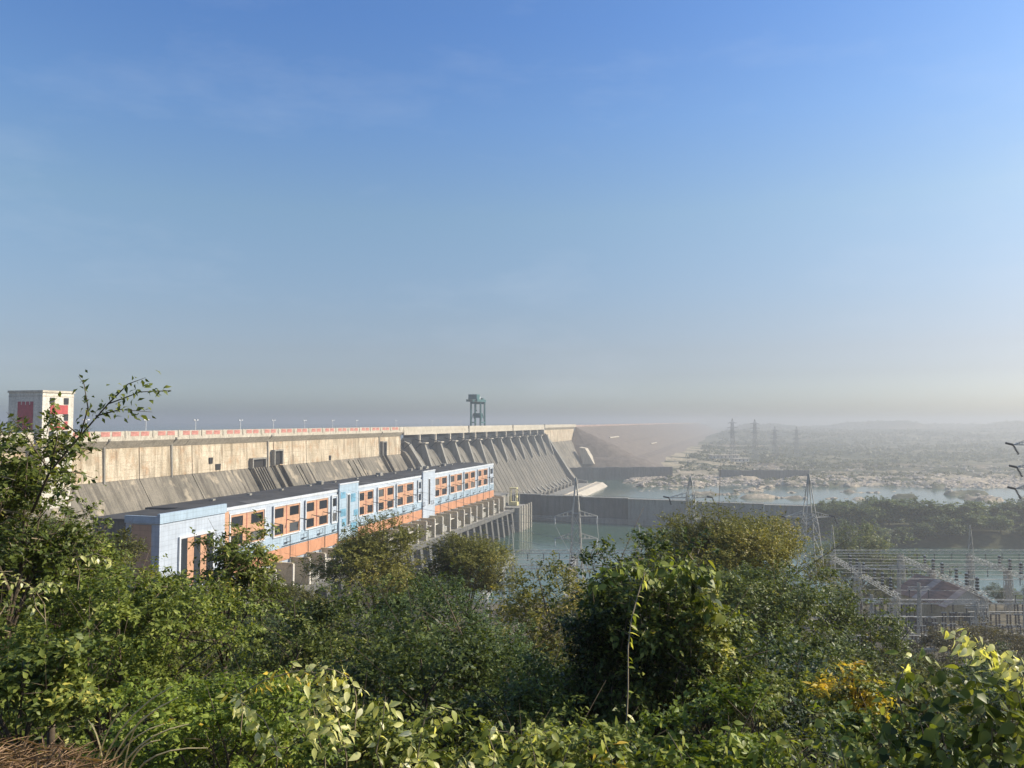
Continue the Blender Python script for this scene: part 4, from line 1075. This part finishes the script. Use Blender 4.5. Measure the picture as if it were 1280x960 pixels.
# --- belt of trees on the river island
belt = []
for i in range(3):
    R = np.random.default_rng(100 + i); lb = lobe_set(R, 17, 15, 15, 1.0, 8)
    pos, d, n, l_, w_, tint, _ = spray(lb, 1500, 6, 1.6, 1.15, .7, R, .2, .5, .36, .25)
    belt.append((leaf_mesh('crown', pos, d, n, l_, w_, tint, L['belt'], False), limbs(lb, R, .28, 2.5).mesh('trunk', M['bark'])))
BL = ['leafy green tree in the dense belt on the river island', 'shorter green tree at the water edge of the river island']
bi = 0
for row, (yc_, hs, st, n_) in enumerate(((598, 1.12, 19, 31), (566, 1.0, 18, 32), (536, .72, 17, 34))):
    for q in range(n_):
        x = 238 + q * st + random.uniform(-5, 5) + row * 6; Y = yc_ + random.uniform(-7, 7) - .12 * (x - 250) * .55
        if (x / Y) > .735: continue
        zg = max(hz_fast(x, Y), -84.5)
        o = thing('island_tree', BL[1] if row == 2 else BL[0], 'tree', (x, Y, zg), random.uniform(0, 6.28), 'island shore trees' if row == 2 else 'island belt trees')
        k_ = hs * random.uniform(.8, 1.15); o.scale = (k_ * 1.5, k_ * 1.5, k_ * 1.05)
        cme, tme = belt[bi % 3]; bi += 1
        for nm, me_ in (('trunk', tme), ('crown', cme)):
            c_ = bpy.data.objects.new(nm, me_); COL.objects.link(c_); c_.parent = o
# --- far scrub, one mass
def scrub_field():
    R = np.random.default_rng(55); N = 24000
    Y = np.exp(R.uniform(math.log(880), math.log(5200), N)); px = R.uniform(700, 1360, N); x = (px - 640) / F * Y
    z = height(x, Y); dens = fbm(x / 150, Y / 70, 2, 4)
    s_, m_ = W2D(x, Y)
    ok = (z > -83.5) & (R.random(N) < sstep(.36, .54, dens)) & ~((m_ > 100) & (s_ > 600)) & (R.random(N) < np.clip((Y - 900) / 450, .06, 1))
    x, Y, z = x[ok], Y[ok], z[ok]; N = len(x); sz = R.uniform(1.6, 5.0, N) * np.clip(Y / 1500, .7, 1.7); sz[R.random(N) < .06] *= 1.6
    Kq = 9; v = unit(R.normal(size=(N * Kq, 3))); v[:, 2] = np.abs(v[:, 2]); S_ = np.repeat(sz, Kq)
    pos = np.stack([np.repeat(x, Kq), np.repeat(Y, Kq), np.repeat(z, Kq)], 1) + v * S_[:, None] * np.array([.95, .95, .8])
    d = R.normal(size=pos.shape); n = v + R.normal(size=pos.shape) * .4
    return leaf_mesh('scrub', pos - unit(d) * S_[:, None] * .35, d, n, S_ * 1.0, S_ * .8, np.clip(R.random(N * Kq) * .5 + np.repeat(R.random(N), Kq) * .5, 0, 1), L['far'], False)
so = bpy.data.objects.new('scrub', scrub_field()); COL.objects.link(so); kind(so, 'stuff'); tag(so, 'grey green scrub spread over the hazy far bank', 'scrub')
# --- undergrowth on the hillside
def undergrowth():
    R = np.random.default_rng(77); N = 70000
    Y = np.exp(R.uniform(math.log(5.4), math.log(200), N)); px = R.uniform(-60, 1340, N); x = (px - 640) / F * Y
    keep = ~((x < -1.2) & (Y < 5.6)); x, Y = x[keep], Y[keep]; N = len(x)
    z = height(x, Y); sz = np.clip(Y * .0042, .05, .6)
    clump = fbm(x / (Y * .05), Y / (Y * .05) + Y, 1, 3)
    hh = R.random(N) ** .7 * (Y * .045 + .35) * clump * 1.7
    pos = np.stack([x, Y, z + hh], 1); d = R.normal(size=pos.shape); d[:, 2] *= .5; n = R.normal(size=pos.shape) * .6 + np.array([0, -.2, 1.])
    return leaf_mesh('undergrowth', pos, d, n, sz * R.uniform(.7, 1.4, N), sz * .5 * R.uniform(.7, 1.3, N), np.clip(R.random(N) * .6 + clump * .4 - .1, 0, .9), L['mid'], False)
ug = bpy.data.objects.new('undergrowth', undergrowth()); COL.objects.link(ug); kind(ug, 'stuff'); tag(ug, 'tangled green undergrowth covering the hillside', 'undergrowth')

# --- trees down the slope
tree('olive_tree', 'olive green tree in front of the powerhouse deck', 'tree', 474, 92, 650, 152, 'olive', 11, .26, .13, 3.6, bot=765, lobes=9, accent=None)
tree('small_olive_tree', 'small feathery olive tree beside the green pool', 'tree', 584, 96, 668, 112, 'olive', 12, .24, .11, 3.4, bot=750, lobes=7)
tree('dark_tree', 'dark rounded tree below the orange base of the powerhouse', 'tree', 362, 74, 724, 120, 'olive', 13, .22, .12, 3, bot=790, lobes=7, tint_bias=-.1)
tree('acacia_tree', 'large round olive crowned tree in front of the black insulator pylon', 'tree', 902, 62, 634, 205, 'olive', 14, .20, .09, 4.6, bot=780, lobes=13, gap=.30, tint_bias=.04)
tree('broad_tree', 'broad dark evergreen tree below the olive crowned tree', 'tree', 975, 40, 712, 250, 'deep', 15, .19, .095, 3.3, bot=880, lobes=10)
tree('dusty_tree', 'dusty dark green tree next to the switchyard', 'tree', 1072, 46, 750, 165, 'deep', 16, .19, .09, 3.1, bot=860, lobes=8, tint_bias=.05)
tree('bank_tree', 'pale green tree on the bank between pylon and switchyard', 'tree', 1066, 318, 657, 110, 'belt', 17, .8, .45, 3, bot=735, lobes=8, tint_bias=.2, zbase=-80)
tree('bank_tree', 'low green tree on the bank under the conductors', 'tree', 1120, 316, 692, 120, 'belt', 18, .8, .45, 3, bot=745, lobes=7, zbase=-80)
tree('brown_shrub', 'brownish dry shrub before the switchyard shed', 'shrub', 1245, 120, 782, 130, 'brown', 19, .3, .16, 2.6, bot=840, lobes=8)
tree('brown_shrub', 'dry grey brown shrub between dusty tree and shed', 'shrub', 1160, 110, 790, 90, 'brown', 20, .28, .15, 2.5, bot=840, lobes=7)
tree('round_shrub', 'round shrub with highlight-tinted tips above the yellow leaved bush', 'shrub', 390, 24, 744, 200, 'deep', 21, .14, .068, 3.2, bot=860, lobes=9, accent=('pale', .09, .11, .05))  # pale accent leaves paint highlights on the tips
tree('leafy_shrub', 'dark leafy shrub between the round shrub and the feathery thicket', 'shrub', 500, 30, 728, 180, 'deep', 22, .16, .075, 3.2, bot=860, lobes=8, accent=('pale', .05, .12, .055))  # pale accent leaves imitate lit tips by colour
tree('feathery_shrub', 'fine leaved blue green thicket in the middle of the slope', 'shrub', 590, 21, 732, 240, 'blueg', 23, .10, .045, 3.0, bot=900, lobes=12, droop=.1, gap=.40, tint_bias=-.05)
tree('speckled_shrub', 'olive shrub with reddish tips beside the vine covered tree', 'shrub', 690, 36, 706, 185, 'olive', 24, .18, .085, 3.0, bot=840, lobes=9, tint_bias=.08, accent=('gold', .03, .15, .07))
tree('hollow_shrub', 'shade-tinted shrub in the hollow before the feathery thicket', 'shrub', 650, 17, 838, 230, 'deep', 25, .085, .04, 2.6, bot=940, lobes=9, near=False, tint_bias=-.3)  # tint lowered to paint the hollow's deep shade into the leaves
tree('vine_covered_tree', 'tall vine covered tree with pale leaves down its sunny side', 'tree', 815, 13.5, 682, 225, 'deep', 26, .105, .056, 4.8, bot=960, lobes=12, gap=.34, stems=True, accent=('mid', .14, .11, .06))
tree('vine_hung_shrub', 'dark shrub hung with vines below the bare hanging stem', 'shrub', 762, 13.0, 752, 130, 'deep', 42, .10, .05, 4.0, bot=960, lobes=9, tint_bias=-.25)  # darkened tint paints the shaded side of the vine covered tree
tree('vine_drape', 'pale yellow vine draped over the sunny side of the vine covered tree', 'vine', 885, 12.9, 735, 60, 'mid', 27, .085, .05, 2.6, bot=900, lobes=6, accent=('pale', .6, .10, .05), tint_bias=.15, depth=.7)  # pale leaf colour paints the tree's sunlit side lighter
tree('slope_shrub', 'fresh green shrub on the slope beneath the draped vine', 'shrub', 935, 12, 830, 150, 'mid', 28, .085, .042, 3.0, bot=950, lobes=8, droop=.4)
tree('slope_shrub', 'dark shrub beside the golden leaved bush', 'shrub', 1010, 20, 800, 130, 'deep', 29, .125, .062, 3.0, bot=900, lobes=8)
tree('golden_bush', 'golden orange leaved bush among the dark shrubs', 'bush', 1062, 10.5, 838, 92, 'gold', 30, .10, .035, 1.9, bot=890, lobes=7, droop=.5, accent=('mid', 1.9, .085, .038))
# --- thicket filling the slope
SIL = [(-80, 560), (0, 560), (100, 600), (150, 640), (230, 715), (330, 752), (400, 745), (440, 700), (520, 690), (545, 735), (585, 710), (625, 745), (660, 735), (720, 725), (760, 745), (850, 740), (900, 700), (970, 720), (1020, 760), (1060, 770), (1140, 785), (1200, 800), (1360, 806)]
FK = []
for i, (mt, ln_, wd_, nm, lb_) in enumerate((('deep', .16, .08, 'dark_shrub', 'dark green shrub in the thicket covering the hillside'), ('mid', .15, .075, 'green_shrub', 'mid green shrub in the thicket covering the hillside'), ('olive', .17, .08, 'olive_shrub', 'olive shrub in the thicket covering the hillside'), ('blueg', .13, .06, 'blue_green_shrub', 'blue green shrub in the thicket covering the hillside'), ('deep', .14, .07, 'dark_shrub', 'dark green shrub in the thicket covering the hillside'))):
    R = np.random.default_rng(300 + i); lb = lobe_set(R, 5.2, 5.0, 4.0, .1, 9)
    pos, d, n, l_, w_, tint, _ = spray(lb, 1500, 9, .5, ln_, wd_, R, .25, .5, .30, .9, .9, -.24)  # negative tint puts deeper thicket shadow into the leaf colour
    FK.append((leaf_mesh('crown', pos, d, n, l_, w_, tint, L[mt], False), limbs(lb, R, .10, .6).mesh('trunk', M['bark']), nm, lb_))
rf_ = random.Random(21); sx, sy = zip(*SIL)
for Y, st in ((13, 2.6), (17, 3.4), (22, 3.6), (28, 4.0), (36, 4.8), (46, 5.6), (60, 6.5), (78, 8), (100, 10), (128, 13)):
    n_ = int(1.05 * Y / st)
    for q in range(n_):
        px = -90 + 1460 * (q + rf_.random() * .7) / n_; yy = Y * rf_.uniform(.9, 1.1); x = (px - 640) / F * yy; zg = hz_fast(x, yy)
        sc2 = rf_.uniform(.75, 1.25) * (.62 + yy * .011); w2 = 2.4 * sc2 / yy * F
        sil = max(np.interp([px - w2 * .5, px, px + w2 * .5], sx, sy)) + rf_.uniform(4, 45)
        zmax = at(px, sil, yy).z - zg
        hs = min(sc2, zmax / 4.1)
        if hs < .28: continue
        cme, tme, nm, lb_ = FK[rf_.randrange(5)]
        o = thing(nm, lb_, 'shrub', (x, yy, zg - .1), rf_.uniform(0, 6.28), lb_.split(' shrub')[0] + ' thicket shrubs'); o.scale = (sc2, sc2, hs)
        for nn_, me_ in (('trunk', tme), ('crown', cme)):
            c_ = bpy.data.objects.new(nn_, me_); COL.objects.link(c_); c_.parent = o

for q in range(15):
    x = 66 + q * 11 + rf_.uniform(-3, 3); yy = rf_.uniform(284, 297); cme, tme, nm, lb_ = FK[rf_.choice((0, 1, 2, 4))]
    o = thing('bank_shrub', 'low shrub along the river bank behind the switchyard', 'shrub', (x, yy, hz_fast(x, yy) - .3), rf_.uniform(0, 6.28), 'bank shrubs behind the switchyard'); k_ = rf_.uniform(1.6, 2.6); o.scale = (k_, k_, k_ * .8)
    for nn_, me_ in (('trunk', tme), ('crown', cme)):
        c_ = bpy.data.objects.new(nn_, me_); COL.objects.link(c_); c_.parent = o
# masts standing among the breakers
for q, (c, Y, h) in enumerate(((76, 222, 17), (92, 228, 19), (104, 218, 16), (122, 226, 18), (131, 240, 20), (146, 224, 19), (158, 238, 18), (84, 256, 20), (99, 262, 19), (150, 258, 20))):
    o = thing('lattice_mast', 'slender lattice mast with a crosspiece among the breakers', 'mast', (yx(c, Y), Y, ZI), 0, 'slender masts in the switchyard')
    mb = MB(); lattice_leg(mb, [(i * h / 7, .55 - .04 * i) for i in range(8)], .13); mb.build('mast_body', M['steel'], o)
    mb = MB(); lattice_beam(mb, (-3.2, 0, h - 1.5), (3.2, 0, h - 1.5), .7, .1, .9); mb.build('crosspiece', M['steel'], o)
    for a in (-2.8, 0, 2.8): place('insulator_string', HANG, o, (a, 0, h - 1.9), None, .8)

# --- left hand mass
tree('leafy_tree', 'tall dark leafy tree before the white and red tower', 'tree', 2, 9.2, 531, 182, 'deep', 31, .080, .042, 3.3, bot=800, lobes=12, gap=.36, stems=True, accent=('mid', .12, .08, .042))
tree('leafy_tree', 'bushy tree before the entrance end of the powerhouse', 'tree', 76, 11.0, 604, 118, 'mid', 32, .080, .038, 3.2, bot=800, lobes=11, stems=True, tint_bias=-.15, accent=('pale', .012, .10, .045))
tree('feather_leaf_tree', 'small tree with long feathery leaves before the orange facade', 'tree', 287, 15, 652, 122, 'deep', 33, .105, .042, 3.0, bot=790, lobes=9, droop=.5, tint_bias=.1, stems=True)
tree('slope_bush', 'leafy bush sloping down before the blue entrance block', 'bush', 200, 10.5, 728, 160, 'mid', 41, .075, .036, 3.2, bot=830, lobes=10, stems=True, accent=('grass', .2, .07, .035))
tree('slope_bush', 'dense small leaved bush covering the slope below the leafy trees', 'bush', 150, 8.2, 728, 330, 'mid', 34, .055, .030, 3.4, bot=930, lobes=13, depth=.55, tint_bias=-.1, accent=('grass', .2, .055, .03))
tree('slope_bush', 'bright green low bush behind the dry grass stalks', 'bush', 275, 5.6, 850, 330, 'grass', 35, .042, .024, 3.3, bot=1010, lobes=11, depth=.5, tint_bias=-.1, accent=('gold', .006, .05, .028))
tree('slope_bush', 'dark green bush rooted at the edge of the dry straw', 'bush', 40, 5.9, 800, 200, 'deep', 36, .060, .036, 3.4, bot=935, lobes=9, depth=.5, tint_bias=.1, accent=('mid', .3, .06, .036))
tree('slope_bush', 'green bush below the yellow leaved sprays', 'bush', 450, 6.4, 872, 300, 'mid', 37, .060, .032, 3.2, bot=1010, lobes=10, depth=.5)
tree('slope_bush', 'green bush beneath the pale broad leaves along the slope edge', 'bush', 690, 6.6, 900, 330, 'mid', 38, .070, .036, 2.9, bot=1010, lobes=11, depth=.45)
tree('slope_bush', 'lush green bush under the vine covered tree', 'bush', 905, 6.8, 872, 260, 'grass', 39, .070, .034, 3.0, bot=1000, lobes=10, depth=.5, tint_bias=-.15)
tree('slope_bush', 'dark bush beneath the broad heart shaped leaves', 'bush', 1170, 6.3, 850, 300, 'deep', 40, .080, .048, 3.0, bot=1010, lobes=11, depth=.5)

# --- long branch of the leafy tree reaching over the crest
br = thing('arching_branch', 'leafy branch arching out in front of the tower and the sky', 'branch', at(40, 640, 9.0), 0)
bo = Vector(br.location)
def br_path(pts): return [at(px, py, Y) - bo for px, py, Y in pts]
paths = [[(40, 640, 9.0), (62, 590, 8.9), (100, 545, 8.8), (135, 505, 8.7), (175, 490, 8.6), (214, 488, 8.5)], [(100, 545, 8.8), (110, 510, 8.7), (105, 480, 8.6), (98, 470, 8.6)], [(135, 505, 8.7), (160, 480, 8.7), (182, 472, 8.6)],
         [(120, 520, 8.7), (150, 512, 8.6), (190, 515, 8.6)], [(62, 590, 8.9), (30, 540, 8.9), (8, 515, 8.9)], [(62, 590, 8.9), (95, 590, 8.8), (122, 600, 8.8)], [(62, 590, 8.9), (72, 545, 8.8), (66, 500, 8.8)], [(100, 545, 8.8), (70, 520, 8.8), (60, 512, 8.8)]]
sm = MB(); LP, LD, LN_ = [], [], []
R = np.random.default_rng(404)
for pi, pth in enumerate(paths):
    pts = br_path(pth); nP = len(pts); sm.tube(pts, [.016 * (1 - .8 * i / (nP - 1)) * (1 if pi == 0 else .6) for i in range(nP)], 5)
    for i in range(nP - 1):
        seg = pts[i + 1] - pts[i]; k_ = max(6, int(seg.length / .016))
        for q in range(k_):
            if pi == 0 and i < 1: continue
            if R.random() < .25: continue
            LP.append(pts[i] + seg * ((q + R.random()) / k_) + Vector(R.normal(size=3)) * .045); sd = 1 if q % 2 else -1
            LD.append(seg.normalized() * .5 + Vector((R.normal() * .4, R.normal() * .5, sd * .45 - .25))); LN_.append(Vector((R.normal() * .6, -.5 + R.normal() * .5, .8)))
sm.build('branch_wood', M['bark'], br, True)
N = len(LP); sc_ = R.uniform(.65, 1.25, N)
lm = bpy.data.objects.new('foliage', leaf_mesh('foliage', np.array([tuple(p) for p in LP]), np.array([tuple(p) for p in LD]), np.array([tuple(p) for p in LN_]), .088 * sc_, .042 * sc_, np.clip(R.random(N) * .7 + .15, 0, .9), L['mid'], True)); COL.objects.link(lm); lm.parent = br

# --- broad leaves one can pick apart
def broad_leaf(seed, long=1.0, wide=.62, curl=.25):
    r_ = random.Random(seed); mb = MB(); prof = [(0, .05), (.12, .62), (.32, 1.0), (.55, .86), (.78, .48), (1.0, .02)]
    bend = r_.uniform(.5, 1.5) * curl; cup = r_.uniform(.1, .3)
    for t, w in prof:
        z = -bend * t * t * .8
        mb.v += [(-w * wide / 2, t * long, z + cup * w * .3), (0, t * long, z), (w * wide / 2, t * long, z + cup * w * .3)]
    for i in range(len(prof) - 1):
        a = i * 3; mb.f += [(a, a + 1, a + 4, a + 3), (a + 1, a + 2, a + 5, a + 4)]
    mb.bar((0, -.35, .06), (0, .02, 0), .025, 3)
    return mb
def broad_set(key, mat, tints, wide=.62):
    out = []
    for i, t in enumerate(tints):
        me = broad_leaf(i * 13 + len(key), 1.0, wide, .3).mesh('leaf', L[mat], smooth=True)
        a = me.attributes.new('tint', 'FLOAT', 'FACE'); a.data.foreach_set('value', np.full(len(me.polygons), t, np.float32)); out.append(me)
    return out
BS = {'pale': broad_set('pale', 'pale', (.2, .4, .55, .7, .85, .97), .5), 'paleyel': broad_set('paleyel', 'pale', (.05, .3, .5, .6, .75), .42), 'green': broad_set('greens', 'mid', (.2, .45, .6, .8, .9), .6), 'dark': broad_set('darkleaf', 'deep', (.15, .4, .6, .75, .88), .85), 'gold': broad_set('gold', 'gold', (.3, .5, .7, .85), .3), 'fresh': broad_set('fresh', 'grass', (.4, .6, .75, .88), .5)}
def spray_plant(name, label, cat, px, Y, base_py, sprays, seed):
    """a plant of stems (given in photo pixels) with separate broad leaves"""
    r_ = random.Random(seed); b0 = at(px, base_py, Y); o = thing(name, label, cat, (b0.x, b0.y, hz_fast(b0.x, b0.y)), 0); off = Vector(o.location)
    n_leaf = 0
    for pts, sets, n, ln in sprays:
        P = [at(x, y, Y + (q[0] if q else 0)) - off for x, y, *q in pts]
        root = P[0] + Vector((r_.uniform(-.06, .06), .14, -.32))
        Q = [root, (root + P[0]) / 2 + Vector((0, .05, .02))] + P
        MB().tube(Q, [.005] * 2 + [.005 - .003 * i / max(1, len(P) - 1) for i in range(len(P))], 5).build('stem', M['twig'], o)
        L_ = [0]
        for i in range(1, len(P)): L_.append(L_[-1] + (P[i] - P[i - 1]).length)
        n = int(n * 2.2)
        for k_ in range(n):
            t = L_[-1] * (k_ + r_.random()) / n; i = 1
            while i < len(P) - 1 and L_[i] < t: i += 1
            seg = P[i] - P[i - 1]; p = P[i - 1] + seg * ((t - L_[i - 1]) / max(1e-6, seg.length))
            sd = 1 if k_ % 2 else -1
            d = seg.normalized() * .25 + Vector((sd * r_.uniform(.1, .7), r_.uniform(-.6, .4), r_.uniform(-1.0, -.05)))
            nrm = Vector((r_.uniform(.0, 1.0), r_.uniform(-.9, .2), r_.uniform(.1, .9)))
            d.normalize(); nrm = (nrm - d * nrm.dot(d)).normalized(); xx = d.cross(nrm)
            from mathutils import Matrix
            mt = Matrix((xx, d, nrm)).transposed()
            p = p + Vector((r_.uniform(-1, 1), r_.uniform(-1, 1), r_.uniform(-.9, .7))) * ln * .75
            me = r_.choice(BS[sets[r_.randrange(len(sets))]]); s_ = ln * (.62 if ln > .11 and Y < 8 else .76) * r_.uniform(.6, 1.25)
            place('leaf', me, o, p + d * .02, mt.to_euler(), s_); n_leaf += 1
    return o
spray_plant('yellow_leaved_bush', 'bush of pale yellow drooping leaves on arching stems', 'bush', 370, 5.15, 950, [
    ([(300, 868), (330, 850), (372, 838), (430, 846)], ['paleyel', 'gold', 'green'], 30, .085),
    ([(430, 930), (420, 890), (400, 855), (385, 832)], ['pale', 'paleyel'], 26, .095),
    ([(345, 930), (330, 900), (305, 880), (288, 872)], ['paleyel', 'pale'], 18, .095),
    ([(400, 930), (395, 900), (390, 880)], ['pale'], 16, .11),
    ([(445, 870), (440, 850), (420, 838), (400, 834)], ['pale'], 14, .09),
    ([(470, 940), (478, 905), (482, 870)], ['pale', 'paleyel'], 10, .10)], 1)
spray_plant('broad_leaved_bush', 'bush with scattered pale broad leaves at the slope edge', 'bush', 580, 5.2, 975, [
    ([(520, 960), (525, 925), (530, 900), (560, 885)], ['pale', 'green'], 16, .10),
    ([(560, 975), (575, 950), (590, 935)], ['pale', 'paleyel'], 10, .095),
    ([(615, 975), (618, 940), (608, 912), (635, 915)], ['pale', 'paleyel', 'green'], 14, .10),
    ([(670, 975), (668, 945), (662, 920), (690, 912)], ['paleyel', 'green'], 16, .10),
    ([(700, 980), (705, 950), (715, 925)], ['green', 'fresh'], 14, .11),
    ([(640, 985), (650, 965), (690, 958)], ['paleyel'], 14, .10), ([(470, 980), (500, 955), (540, 950)], ['green', 'pale'], 16, .10)], 2)
spray_plant('heart_leaved_bush', 'bush of large dark heart shaped leaves with a pale leaved top', 'bush', 1190, 5.0, 975, [
    ([(1280, 850), (1250, 822), (1215, 803), (1185, 790)], ['pale'], 30, .125),
    ([(1290, 860), (1270, 830), (1255, 812)], ['pale'], 14, .12),
    ([(1130, 900), (1120, 860), (1135, 825), (1150, 812)], ['paleyel', 'green', 'fresh'], 16, .11),
    ([(1180, 930), (1175, 885), (1165, 850), (1180, 835)], ['dark', 'green'], 26, .15),
    ([(1240, 930), (1240, 890), (1235, 855), (1225, 840)], ['dark', 'green'], 30, .16),
    ([(1290, 930), (1280, 895), (1270, 860)], ['dark', 'green'], 22, .16),
    ([(1120, 960), (1110, 920), (1100, 890)], ['dark', 'fresh'], 24, .13),
    ([(1060, 970), (1050, 930), (1040, 905)], ['dark', 'fresh'], 22, .12),
    ([(1200, 980), (1190, 950), (1150, 925)], ['dark', 'green'], 26, .14),
    ([(1270, 980), (1255, 950), (1215, 930)], ['dark', 'green'], 24, .14)], 3)
spray_plant('slope_plant', 'leafy plant with fresh green leaves below the hanging vine', 'plant', 900, 5.4, 975, [
    ([(860, 980), (850, 940), (835, 915)], ['fresh', 'green'], 20, .12), ([(900, 980), (905, 940), (915, 905)], ['fresh', 'green'], 24, .12),
    ([(950, 980), (955, 945), (965, 915)], ['fresh', 'green'], 22, .12), ([(1000, 980), (1000, 950), (985, 925)], ['dark', 'fresh'], 22, .12), ([(760, 985), (765, 950), (755, 925)], ['fresh', 'green', 'gold'], 20, .11), ([(810, 985), (815, 955), (825, 930)], ['fresh', 'green'], 20, .115)], 4)
spray_plant('vine_top_leaves', 'cluster of large drooping vine leaves crowning the vine covered tree', 'vine', 850, 12.4, 760, [
    ([(800, 718), (830, 708), (870, 706), (905, 722)], ['green', 'dark', 'fresh'], 40, .24), ([(850, 720), (870, 735), (895, 765)], ['green', 'dark'], 26, .24), ([(740, 730), (760, 712), (800, 704)], ['green', 'fresh'], 30, .20)], 5)
spray_plant('yellow_sprig', 'sprig of pale yellow leaves among the dark leafy tree', 'plant', 40, 7.6, 760, [
    ([(45, 760), (40, 735), (20, 722), (5, 716)], ['pale', 'paleyel'], 14, .075), ([(45, 740), (60, 728), (75, 730)], ['paleyel', 'pale'], 9, .075), ([(100, 800), (115, 765), (135, 752)], ['paleyel', 'green'], 12, .075), ([(95, 700), (120, 692), (140, 700)], ['pale'], 9, .08)], 6)
# hanging vine stem
vp = [at(px, py, Y) for px, py, Y in ((806, 716, 11.8), (797, 745, 11.6), (789, 775, 11.4), (785, 810, 11.2), (785, 860, 11), (783, 910, 10.8), (784, 965, 10.6))]
vo = thing('hanging_vine', 'bare pale vine stem hanging down the dark hollow', 'vine', vp[-1], 0)
MB().tube([p - vp[-1] for p in vp], [.009, .009, .010, .010, .011, .011, .012], 6).build('stem', M['twig'], vo)
r_ = random.Random(9)
for i in range(26):
    t = r_.random() * 5.99; k_ = int(t); p = vp[k_].lerp(vp[k_ + 1], t - k_) - vp[-1]
    place('leaf', r_.choice(BS['fresh'] + BS['paleyel']), vo, p, (r_.uniform(-1.2, .2), r_.uniform(-.5, .5), r_.uniform(-2.4, -.4)), r_.uniform(.10, .17))
# --- dry straw and stalks at the ledge
def straw():
    R = np.random.default_rng(5); N = 9000
    x = R.uniform(-4.2, -1.3, N); Y = R.uniform(3.3, 4.9, N); kp_ = Y + (x + 2.3) * 1.1 < 4.75; x, Y = x[kp_], Y[kp_]; N = len(x); z = height(x, Y) + R.random(N) ** 2 * .12
    pos = np.stack([x, Y, z], 1); d = R.normal(size=(N, 3)); d[:, 2] = np.abs(d[:, 2]) * .22; n = R.normal(size=(N, 3)) * .4 + np.array([0, -.3, 1.])
    return leaf_mesh('straw', pos, d, n, R.uniform(.06, .2, N), np.full(N, .006) * R.uniform(.7, 1.5, N), R.random(N), L['straw'], False)
st = bpy.data.objects.new('dry_grass', straw()); COL.objects.link(st); kind(st, 'stuff'); tag(st, 'brown dry cut grass lying on the ledge', 'dry grass')
tf = thing('grass_tuft', 'tuft of long arching dry grass stalks beside the straw', 'grass', at(140, 965, 4.6), 0); to = Vector(tf.location)
for i, (x0, x1, y1) in enumerate(((125, 215, 858), (135, 222, 872), (140, 205, 905), (150, 236, 905), (120, 160, 880), (160, 200, 925), (170, 260, 935), (130, 110, 900), (155, 180, 895))):
    p0, p2 = at(x0, 965, 4.6), at(x1, y1, 4.5 + .05 * (i % 4)); p1 = at(x0 + (x1 - x0) * .25, (965 + y1) / 2 - 18, 4.55)
    pts = [(p0 * (1 - t) ** 2 + p1 * 2 * t * (1 - t) + p2 * t * t) - to for t in (0, .2, .4, .6, .8, 1)]
    o = MB().tube(pts, [.006, .0055, .005, .0045, .004, .0025], 4).build('stalk', L['stalk'], tf)

# ------------------------------------------------------------------ haze
hm = bpy.data.materials.new('haze'); hm.use_nodes = True; hn = hm.node_tree; hn.nodes.clear()
pv = hn.nodes.new('ShaderNodeVolumePrincipled'); pv.inputs['Color'].default_value = (.60, .61, .62, 1); pv.inputs['Density'].default_value = .00040; pv.inputs['Anisotropy'].default_value = .35
ho = hn.nodes.new('ShaderNodeOutputMaterial'); hn.links.new(pv.outputs[0], ho.inputs['Volume'])
hb = MB().box(-9600, 9600, -3600, 11900, -101, 34).build('haze', hm); kind(hb, 'stuff'); tag(hb, 'thin pale morning haze over the river valley', 'haze')
